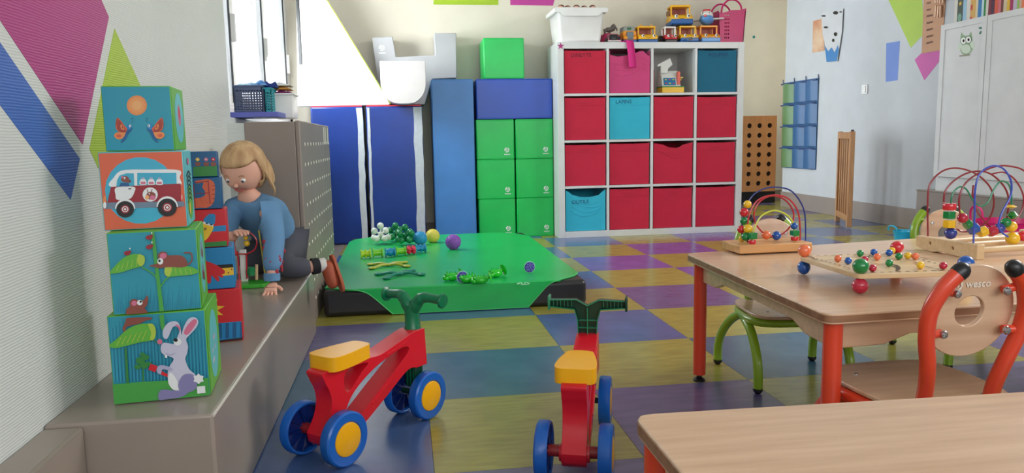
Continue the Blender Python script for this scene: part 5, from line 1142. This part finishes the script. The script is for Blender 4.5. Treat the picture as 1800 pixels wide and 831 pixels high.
def d_glove(pr):
    d = D(pr, k5, 4.37); d.poly([(100, 197), (305, 183), (310, 215), (100, 222)], cBLK); d.poly([(210, 216), (311, 210), (314, 266), (220, 274)], cYEL)
    for x, y in ((298, 224), (274, 250)): d.ell(x, y, 6, 6, cBRN)
    d.cur([(95, 160), (125, 165), (165, 180), (205, 202), (245, 232), (248, 252), (232, 262), (222, 258), (238, 278), (226, 286), (200, 272), (210, 300), (198, 314), (170, 285), (152, 270), (150, 315), (138, 330), (122, 318), (100, 260)], cRED, 4)
def d_mitt(pr):
    d = D(pr, k4, 4.373); d.poly([(80, 650), (292, 628), (294, 672), (80, 690)], cBLU); d.poly([(80, 772), (300, 748), (305, 790), (80, 812)], cDG)
    d.cur([(140, 600), (205, 635), (185, 700), (155, 745), (135, 742), (128, 690), (130, 640)], cYEL, 4); d.poly([(136, 596), (206, 620), (200, 640), (130, 616)], cWH)
    d.poly([(152, 603), (168, 608), (164, 622), (148, 617)], cBLK); d.poly([(184, 614), (200, 620), (196, 632), (180, 627)], cBLK)
    d.cur([(134, 596), (160, 552), (185, 540), (214, 548), (216, 575), (206, 622)], cBLU, 4); d.st([(158, 600), (178, 552)], 2, cDBL); d.st([(180, 610), (198, 555)], 2, cDBL); d.st([(138, 648), (158, 668)], 4, cBLK); d.st([(156, 646), (140, 670)], 4, cBLK)
def d_tiger(pr):
    d = D(pr, k4, 4.373)
    d.cur([(70, 300), (115, 290), (150, 282), (185, 292), (205, 330), (206, 420), (196, 480), (160, 515), (110, 518), (60, 520), (60, 450), (110, 435), (140, 410), (135, 375), (120, 350), (125, 312), (80, 318)], cOR, 4)
    for i in range(5): d.st([(206, 330+i*36), (184, 338+i*36)], 5, cBLK, 3, 1)
    for p_ in ([(70, 312), (160, 298)], [(158, 290), (176, 485)], [(80, 402), (168, 395)], [(60, 330), (75, 520)]): d.st(p_, 6, cMAR)
    for i in range(6): d.ell(110+i*9, 440+(i % 3)*18, 3, 2, cMAR)
def d_pots(pr):
    d = D(pr, k4, 4.373); d.poly([(40, 198), (212, 180), (216, 266), (40, 282)], cDG)
    for x, y, m in ((75, 160, cYEL), (136, 158, cPNK), (187, 156, cRED)):
        d.poly([(x-20, y), (x+22, y-2), (x+17, y+28), (x-14, y+30)], cBRN); d.st([(x, y), (x, y-22)], 3, cDG)
        for a in range(6): d.ell(x+10*math.cos(a*PI/3), y-26+10*math.sin(a*PI/3), 6, 6, m)
        d.ell(x, y-26, 5, 5, cWH)
g2 = 'picture boxes of the rear tower'
sb = [(.2580, .1365, .1365, (-.427, 1.979), [(40, 408), (355, 385), (388, 775), (60, 812)], k5, cRED, cRED, 'red and blue picture box with yellow star, bottom of the rear tower', d_star),
      (.3950, .1065, .1200, (-.4395, 1.985), [(-60, 80), (300, 60), (320, 358), (-30, 382)], k5, cBLU, cBLU, 'blue picture box with a red glove, second from the bottom of the rear tower', d_glove),
      (.5020, .0965, .1030, (-.4525, 1.992), [(-20, 525), (280, 510), (305, 785), (10, 812)], k4, cRED, cRED, 'red striped picture box with a yellow and blue mitten in the rear tower', d_mitt),
      (.5990, .0805, .0860, (-.4615, 1.999), [(-5, 285), (237, 270), (255, 515), (15, 535)], k4, cDBL, cDBL, 'blue picture box with orange striped tail, below the top of the rear tower', d_tiger),
      (.6800, .0650, .0700, (-.4680, 2.006), [(0, 78), (205, 70), (215, 265), (10, 285)], k4, cDBL, cDBL, 'small blue and green picture box with flower pots, top of the rear tower', d_pots)]
for z, h, w, fr, P, k, fc, sc_, lab, fn_ in sb: pbox(z, h, w, fr, 10.5, K(k, P), fc, sc_, lab, fn_, None, None, g2, True)
# ================================================================ WINDOW SILL THINGS
SY = 3.30; SZ_ = .868
def sp_(x, y, Y=SY): return uy(x, y, Y)
t = thing('picture_book', (-.72, 3.34, SZ_), 'flat blue-violet book lying on the window sill under the baskets', 'book', rz=.0)
MB().box(-.16, .22, -.12, .12, .001, .022).out('cover', mat('violet_blue_cover', (96, 104, 190), .4), t, bevel=.002); MB().box(-.165, -.12, -.122, .122, .0005, .0225).out('dark_spine', BLK, t, bevel=.001)
def basket(x0, x1, y0, z0, h, dpt, m, lab, nx, nz, name='mesh_basket'):
    w = (x1-x0)/2; t = thing(name, ((x0+x1)/2, y0, z0), lab, 'basket')
    for nm, L0, U_, O_ in (('front_mesh', 2*w, (1, 0, 0), (-w, 0, 0)), ('side_mesh', dpt, (0, 1, 0), (w-.003, 0, 0)), ('side_mesh', dpt, (0, 1, 0), (-w, 0, 0)), ('back_mesh', 2*w, (1, 0, 0), (-w, dpt-.003, 0))):
        k = nx if nm[0] in 'fb' else max(4, int(nx*dpt/(2*w))); hs = []
        for i in range(k):
            for j in range(nz): cx, cz = L0*(i+.5)/k, .008+(h-.022)*(j+.5)/nz; a, b_ = L0/k*.33, (h-.022)/nz*.3; hs.append([(cx-a, cz-b_), (cx+a, cz-b_), (cx+a, cz+b_), (cx-a, cz+b_)])
        U_ = V(U_); N_ = V((0, .003, 0)) if U_.x else V((.003, 0, 0))
        MB().plate([(0, 0), (L0, 0), (L0, h), (0, h)], hs, O_, U_, (0, 0, 1), N_).out(nm, m, t, smooth=0)
    MB().box(-w, w, 0, dpt, 0, .003).out('basket_floor', m, t)
    MB().tube([(-w, 0, h), (w, 0, h), (w, dpt, h), (-w, dpt, h)], .0045, 6, closed=True).out('rim', m, t)
    return t
GB = pl('slate_blue_plastic', (84, 98, 128), .4); TLP = pl('turquoise_plastic', (30, 160, 170), .4)
zb1 = SZ_+.0235
bA = sp_(403, 190); bB = sp_(462, 190); basket(-.688, bB.x, SY, zb1, .108, .15, GB, 'slate blue mesh basket of cloths on the window sill, left', 10, 8)
bC = sp_(477, 190, 3.34); basket(bB.x+.004, bC.x+.004, 3.335, zb1, .100, .13, TLP, 'narrow turquoise mesh basket between the slate basket and the white bin', 3, 7)
bD, bE = sp_(480, 200, 3.42), sp_(517, 200, 3.42)
t = thing('storage_bin', ((bD.x+bE.x)/2, 3.42, .868), 'small white plastic bin of cloths on the window sill, right', 'storage bin'); w = (bE.x-bD.x)/2
b = MB(); frust(b, w*.94, w, 0, .14, 0, .105); o = b.out('bin_body', WPLA, t, bevel=.006); sm = o.modifiers.new('solid', 'SOLIDIFY'); sm.thickness = .003
MB().tube([(-w-.002, -.002, .105), (w+.002, -.002, .105), (w+.002, .142, .105), (-w-.002, .142, .105)], .004, 6, closed=True).out('rim', WPLA, t)
def cloth(cx, cy, z, sx, sy, h, m, lab, seed, rz=0):
    rnd = random.Random(seed); t = thing('folded_cloth', (cx, cy, z), lab, 'cloth', rz=rz); b = MB(); n = 14; ph = rnd.uniform(0, 6)
    for lay in range(2):
        vs = []
        for i in range(n+1):
            for j in range(n+1):
                u, v = i/n*2-1, j/n*2-1; e = max(0, 1-max(abs(u), abs(v))**4)
                vs.append((u*sx*(1-.06*lay), v*sy, (h*(.55+.25*math.sin(3*u+ph)+.2*math.sin(5*v+2*u+ph)))*e*(1 if lay == 0 else 0)))
        b.add(vs, [(i*(n+1)+j, (i+1)*(n+1)+j, (i+1)*(n+1)+j+1, i*(n+1)+j+1) for i in range(n) for j in range(n)])
    b.out('cloth_fold', m, t)
zc = zb1+.1125
cloth(-.645, 3.37, zc, .035, .05, .020, mat('pale_blue_cloth', (180, 216, 236), .8), 'pale blue cloth over the left edge of the slate blue basket', 2)
cloth(-.588, 3.36, zc, .032, .05, .024, mat('spotted_blue_cloth', (30, 100, 190), .8, c2=(130, 180, 220), vscale=40), 'blue spotted cloth on top of the slate blue basket', 4)
cloth(-.552, 3.40, zc-.006, .028, .036, .040, mat('dark_blue_cloth', (24, 48, 120), .8), 'dark blue cloth slumping over the turquoise basket', 6)
zc2 = .868+.110
for i, (nm, c, hz, sx) in enumerate((('violet', (150, 60, 130), 0, .034), ('mustard', (226, 170, 80), .016, .036), ('light grey', (196, 198, 196), .032, .040))):
    cloth((bD.x+bE.x)/2-.004*i, 3.49, zc2+hz, sx, .06, .018, mat(nm.replace(' ', '_')+'_cloth', c, .8), '%s folded cloth in the pile on the white bin' % nm, 10+i)
g = thing('hair_elastic_cord', uy(465, 214, 3.12), 'thin dark looped cord hanging over the sill edge', 'cord'); g.location = (-.545, 3.062, .845)
bpy.data.objects.remove(g)
# ================================================================ CHILD
def skin(name, J, E, m, parent, sub=2, root=0):
    me = bpy.data.meshes.new(name); me.from_pydata([tuple(j[0]) for j in J], E, []); me.materials.append(m)
    o = bpy.data.objects.new(name, me); COL.objects.link(o); o.parent = parent
    s = o.modifiers.new('skin', 'SKIN'); s.use_smooth_shade = True
    if not me.skin_vertices: 
        bm = bmesh.new(); bm.from_mesh(me); bm.verts.layers.skin.verify(); bm.to_mesh(me); bm.free()
    for i, j in enumerate(J):
        r = j[1]; me.skin_vertices[0].data[i].radius = (r, r) if not isinstance(r, tuple) else r; me.skin_vertices[0].data[i].use_root = (i == root)
    ss = o.modifiers.new('sub', 'SUBSURF'); ss.levels = sub; ss.render_levels = sub
    return o
SKN = mat('child_skin', (226, 172, 150), .5, var=.03, vscale=10); HAIR = mat('blond_hair', (206, 172, 128), .6, bump=.5, bscale=40, stretch=(6, 6, .7), var=.12, c2=(170, 132, 92))
SHRT = mat('denim_blue_shirt', (96, 140, 180), .85, bump=.3, bscale=18, var=.06); PANT = mat('charcoal_trousers', (74, 76, 86), .85, bump=.3, bscale=20); CUFF = mat('black_cuff', (22, 22, 28), .8); SOCK = mat('white_sock', (214, 210, 206), .8); SHOE = mat('rust_leather', (164, 76, 48), .6, bump=.2, bscale=30)
ch = thing('person', (-.47, 2.90, BZ), 'toddler kneeling on the bench in blue printed shirt and grey trousers, holding the wire toy', 'person')
def W(x, y, z): return (x+.47, y-2.90, z-BZ)
hc = W(-.565, 2.80, .675)
# body: head, neck, trunk, arms as one skin-coloured surface
RS, LS = W(-.475, 2.76, .525), W(-.615, 2.82, .53)
J = [(W(-.475, 2.96, .40), .05), (W(-.50, 2.90, .46), .05), (W(-.535, 2.83, .53), .052), (W(-.555, 2.81, .575), .034), (W(-.562, 2.80, .61), .034),
     (RS, .034), (W(-.455, 2.69, .43), .028), (W(-.458, 2.635, .34), .022), (W(-.459, 2.618, .292), .0175),
     (LS, .034), (W(-.624, 2.755, .46), .028), (W(-.605, 2.72, .435), .022), (W(-.588, 2.715, .452), .0175)]
E_ = [(0, 1), (1, 2), (2, 3), (3, 4), (2, 5), (5, 6), (6, 7), (7, 8), (2, 9), (9, 10), (10, 11), (11, 12)]
# legs
k0 = len(J); J += [(W(-.445, 2.93, .385), .042), (W(-.455, 2.80, .318), .034), (W(-.39, 2.815, .305), .028), (W(-.315, 2.845, .308), .020)]; E_ += [(0, k0), (k0, k0+1), (k0+1, k0+2), (k0+2, k0+3)]
k1_ = len(J); J += [(W(-.52, 2.96, .385), .042), (W(-.590, 2.86, .315), .034), (W(-.56, 2.94, .298), .028), (W(-.50, 2.99, .298), .020)]; E_ += [(0, k1_), (k1_, k1_+1), (k1_+1, k1_+2), (k1_+2, k1_+3)]
body = skin('body', J, E_, SKN, ch, 2)
# head
hd = MB(); n, m_ = 28, 20; vs = []; fs = []
fdir = V((-.25, -.80, -.52)).normalized(); fr_ = V((0, 0, 1)); rt = fdir.cross(fr_).normalized(); up_ = rt.cross(fdir).normalized()
HM = Matrix(((rt.x, up_.x, -fdir.x, hc[0]), (rt.y, up_.y, -fdir.y, hc[1]), (rt.z, up_.z, -fdir.z, hc[2]), (0, 0, 0, 1)))
for i in range(m_+1):
    th = PI*i/m_
    for k in range(n):
        ph = 2*PI*k/n; x, y, z = math.sin(th)*math.cos(ph), math.cos(th), math.sin(th)*math.sin(ph)   # z<0 is the face
        jaw = 1-.22*max(0, -y)**1.5; ch_k = .012*math.exp(-((abs(x)-.45)**2+(y+.35)**2)*9)*(1 if z < 0 else 0)
        vs.append((x*.073*jaw, y*.088, z*(.084 if z > 0 else .076)*jaw-ch_k))
for i in range(m_):
    for k in range(n): q = (k+1) % n; fs.append((i*n+k, i*n+q, (i+1)*n+q, (i+1)*n+k))
hd.add(vs, fs, 0, HM); hd.ball((0, -.018, -.080), (.009, .008, .010), 12, 0, HM)
for s in (-1, 1): hd.ball((s*.073, -.012, .004), (.008, .019, .013), 12, 0, HM)
head = hd.out('head', SKN, body)
for s in (-1, 1):
    MB().ball((s*.027, -.002, -.070), (.0105, .008, .006), 14, 0, HM).out('eye', EYEW, body); MB().ball((s*.027, -.004, -.0752), (.005, .0055, .003), 12, 0, HM).out('iris', mat('iris_blue_grey', (60, 80, 100), .2), body)
    MB().tube([(s*.017, .014, -.0735), (s*.027, .018, -.0725), (s*.038, .014, -.069)], .002, 6, M=HM).out('eyebrow', HAIR, body)
MB().tube(spl([(-.016, -.041, -.071), (0, -.045, -.076), (.016, -.041, -.071)], 4), .0035, 8, M=HM).out('mouth', mat('lips', (190, 100, 96), .5), body)
hb = MB(); vs = []; fs = []
for i in range(m_+1):
    th = PI*.80*i/m_
    for k in range(n):
        ph = 2*PI*k/n; x, y, z = math.sin(th)*math.cos(ph), math.cos(th), math.sin(th)*math.sin(ph)
        wv = 1+.03*math.sin(k*5.3+i*.7)
        if z < -.25 and y < .45: x, y, z = x*.9, y, z*.86
        vs.append((x*.081*wv, y*.097+.002, z*.092*wv+.004))
for i in range(m_):
    for k in range(n):
        q = (k+1) % n; a = 2*PI*(k+.5)/n; zz = math.sin(PI*.8*(i+.5)/m_)*math.sin(a); yy = math.cos(PI*.8*(i+.5)/m_)
        if zz < -.30 and yy < .48: continue
        fs.append((i*n+k, i*n+q, (i+1)*n+q, (i+1)*n+k))
hb.add(vs, fs, 0, HM); o = hb.out('hair', HAIR, ch, smooth=80); sm = o.modifiers.new('solid', 'SOLIDIFY'); sm.thickness = .005
b = MB(); rnd = random.Random(9)
for i in range(26):
    a = rnd.uniform(-.1, PI+.1); x, z = math.cos(a)*.078, math.sin(a)*.084+.004; l_ = rnd.uniform(.05, .085)
    b.tube(spl([(x*.98, .0, z), (x*1.08, -.04, z*1.04), (x*1.05+rnd.uniform(-.01, .01), -.04-l_*.6, z*.95), (x*.95, -.04-l_, z*.85)], 4), [.008, .008, .008, .008, .007, .007, .006, .006, .005, .004, .003, .002, .001], 5, M=HM)
o = b.out('hair_strands', HAIR, ch); o['kind'] = 'stuff'
# clothes
b = [(W(-.470, 2.955, .400), .088), (W(-.50, 2.90, .46), .082), (W(-.535, 2.835, .53), .074), (W(-.553, 2.812, .565), .042),
     (V(RS), .046), (W(-.455, 2.69, .43), .040), (W(-.457, 2.645, .365), .036), (W(-.458, 2.625, .318), .030), (V(LS), .044), (W(-.625, 2.755, .46), .036), (W(-.612, 2.722, .438), .030)]
skin('shirt', b, [(0, 1), (1, 2), (2, 3), (2, 4), (4, 5), (5, 6), (6, 7), (2, 8), (8, 9), (9, 10)], SHRT, ch, 2)
c_ = MB().lathe([(.024, 0), (.027, .002), (.0275, .026), (.024, .028)], W(-.4585, 2.618, .296), (.0, .1, 1), 20); c_.out('sleeve_cuff', SHRT, ch)
FLW = mat('red_flower_print', (176, 50, 66), .8); rnd = random.Random(2); b = MB()
for i in range(15):
    u = rnd.random(); a = rnd.uniform(-2.6, .6); p0 = V(W(-.455, 2.69, .43)).lerp(V(W(-.458, 2.628, .325)), u); r = .0385-.007*u
    d = V((math.cos(a), math.sin(a), 0)); c = p0+d*r
    for k in range(3): b.ball(tuple(c+V((0, 0, .004*(k-1)))+d.cross(V((0, 0, 1)))*(.004*(k % 2))), (.0045, .0045, .004), 6)
o = b.out('flower_print', FLW, ch); o['kind'] = 'stuff'
b = [(W(-.480, 2.955, .375), .066), (W(-.435, 2.925, .375), .066), (W(-.455, 2.80, .316), .054), (W(-.395, 2.815, .304), .043), (W(-.348, 2.832, .306), .032), (W(-.53, 2.975, .385), .068), (W(-.590, 2.86, .314), .050), (W(-.56, 2.94, .300), .040), (W(-.51, 2.995, .296), .032)]
skin('trousers', b, [(0, 1), (1, 2), (2, 3), (3, 4), (0, 5), (5, 6), (6, 7), (7, 8)], PANT, ch, 2)
an, ak = V(W(-.352, 2.830, .306)), V(W(-.318, 2.844, .308)); d = (ak-an).normalized()
MB().lathe([(.028, 0), (.031, .002), (.029, .028), (.025, .030)], an, d, 20).out('trouser_cuff', CUFF, ch)
MB().lathe([(.024, 0), (.026, .012), (.026, .026), (.0, .03)], an+d*.026, d, 18).out('sock', SOCK, ch)
# shoe hanging over the bench edge, sole outwards
s0 = an+d*.058; toe = V((.028, -.015, -.098)); b = [(s0+V((.0, .0, .018)), .026), (s0+toe*.25, .028), (s0+toe*.6, .027), (s0+toe*.95, .022)]
skin('shoe', b, [(0, 1), (1, 2), (2, 3)], SHOE, ch, 2)
sol = spl2([(0, .030), (.024, .018), (.026, -.02), (.031, -.065), (.022, -.105), (0, -.118), (-.022, -.105), (-.029, -.065), (-.022, -.02), (-.022, .018)], 4)
dn = toe.normalized(); sn = (d-dn*d.dot(dn)).normalized(); su = dn.cross(sn)
MB().plate(sol, [], s0+sn*.022, su, -dn, sn*.010).out('shoe_sole', mat('shoe_sole_rust', (178, 92, 62), .7), ch, bevel=.003)
# hands
def hand(name, wrist, fwd, nrm, s, curl, spread=.16, thumb=1):
    f = V(fwd).normalized(); n = V(nrm); n = (n-f*n.dot(f)).normalized(); r = f.cross(n); w = V(wrist)
    J = [(w, .0145*s), (w+f*.018*s, (.020*s, .010*s)), (w+f*.036*s, (.022*s, .0095*s))]; E = [(0, 1), (1, 2)]
    for i, (off, ln) in enumerate(((-.0165, .030), (-.0055, .036), (.0055, .034), (.016, .026))):
        a = len(J); b0 = w+f*.040*s+r*off*s; dd = (f+r*(off*spread*60/1)).normalized()
        p1 = b0+dd*ln*.4*s-n*curl*.004*s; p2 = p1+(dd-n*curl*.6).normalized()*ln*.33*s; p3 = p2+(dd-n*curl*1.3).normalized()*ln*.28*s
        J += [(b0, .0062*s), (p1, .0058*s), (p2, .0053*s), (p3, .0044*s)]; E += [(2, a), (a, a+1), (a+1, a+2), (a+2, a+3)]
    a = len(J); t0 = w+f*.014*s-r*.018*s*thumb; t1 = t0+(f*.45-r*.9*thumb-n*.2).normalized()*.014*s; t2 = t1+(f*.8-r*.5*thumb-n*curl*.3).normalized()*.014*s
    J += [(t0, .0075*s), (t1, .0066*s), (t2, .0052*s)]; E += [(1, a), (a, a+1), (a+1, a+2)]
    return skin(name, J, E, SKN, body, 2)
hand('hand', W(-.459, 2.617, .288), (-.02, -.42, -.30), (.0, -.55, 1), 1.0, .0, .30, 1)
hand('hand', W(-.588, 2.714, .455), (.35, -.55, .10), (.1, -.3, 1), 1.0, .9, .05, 1)
# wire toy in the child's hand
t = thing('wire_toy', (-.556, 2.75, BZ+.0005), 'small wire bead toy on a green wooden base, held by the child on the bench', 'bead maze')
def T_(x, y, Y=2.70): p = uy(x, y, Y); return (p.x+.556, p.y-2.75, max(p.z-BZ, .006))
MB().plate(spl2([(-.062, -.045), (.045, -.05), (.062, .0), (.05, .045), (-.05, .05), (-.066, .0)], 4), [], (0, 0, 0), (1, 0, 0), (0, 1, 0), (0, 0, .014)).out('green_base', pl('grass_green_wood', (60, 170, 50), .35), t, bevel=.003)
MB().tube(spl([T_(421, 498, 2.72), T_(418, 450, 2.72), T_(414, 440, 2.72), T_(412, 425, 2.72), T_(420, 411, 2.72), T_(438, 409, 2.72), T_(451, 422, 2.72), T_(448, 438, 2.72), T_(434, 446, 2.72), T_(416, 446, 2.72)], 6), .0028, 8).out('wire', W_R, t)
MB().tube([T_(433, 446, 2.75), T_(434, 490, 2.75)], .0028, 8).out('wire', W_R, t)
MB().tube(spl([T_(455, 405, 2.71), T_(460, 440, 2.71), T_(464, 470, 2.71), T_(467, 488, 2.71)], 4), .0026, 8).out('wire', pl('gold_wire', (190, 170, 60), .3), t)
MB().tube(spl([T_(398, 401, 2.73), T_(408, 412, 2.73), T_(409, 440, 2.73), T_(410, 490, 2.73)], 6), .003, 8).out('wire', pl('yellow_wire', (240, 190, 60), .3), t)
MB().lathe([(0, -.008), (.017, -.008), (.017, .008), (0, .008)], T_(441, 477, 2.76), (.8, -.6, 0), 20).out('green_wheel', TG, t)
for x, y, c, r in ((434, 428, 'y', .0105), (432, 418, 'y', .008), (415, 445, 'r', .0085)): MB().ball(T_(x, y, 2.72), r, 14).out('bead', BEADS[c], t)
MB().cyl(T_(451, 465, 2.74), T_(451, 492, 2.74), .005, seg=10).out('wooden_peg', MAPLE, t)
MB().box(-.035, -.012, .012, .024, .014, .13).out('white_board', WPLA, t, bevel=.002)
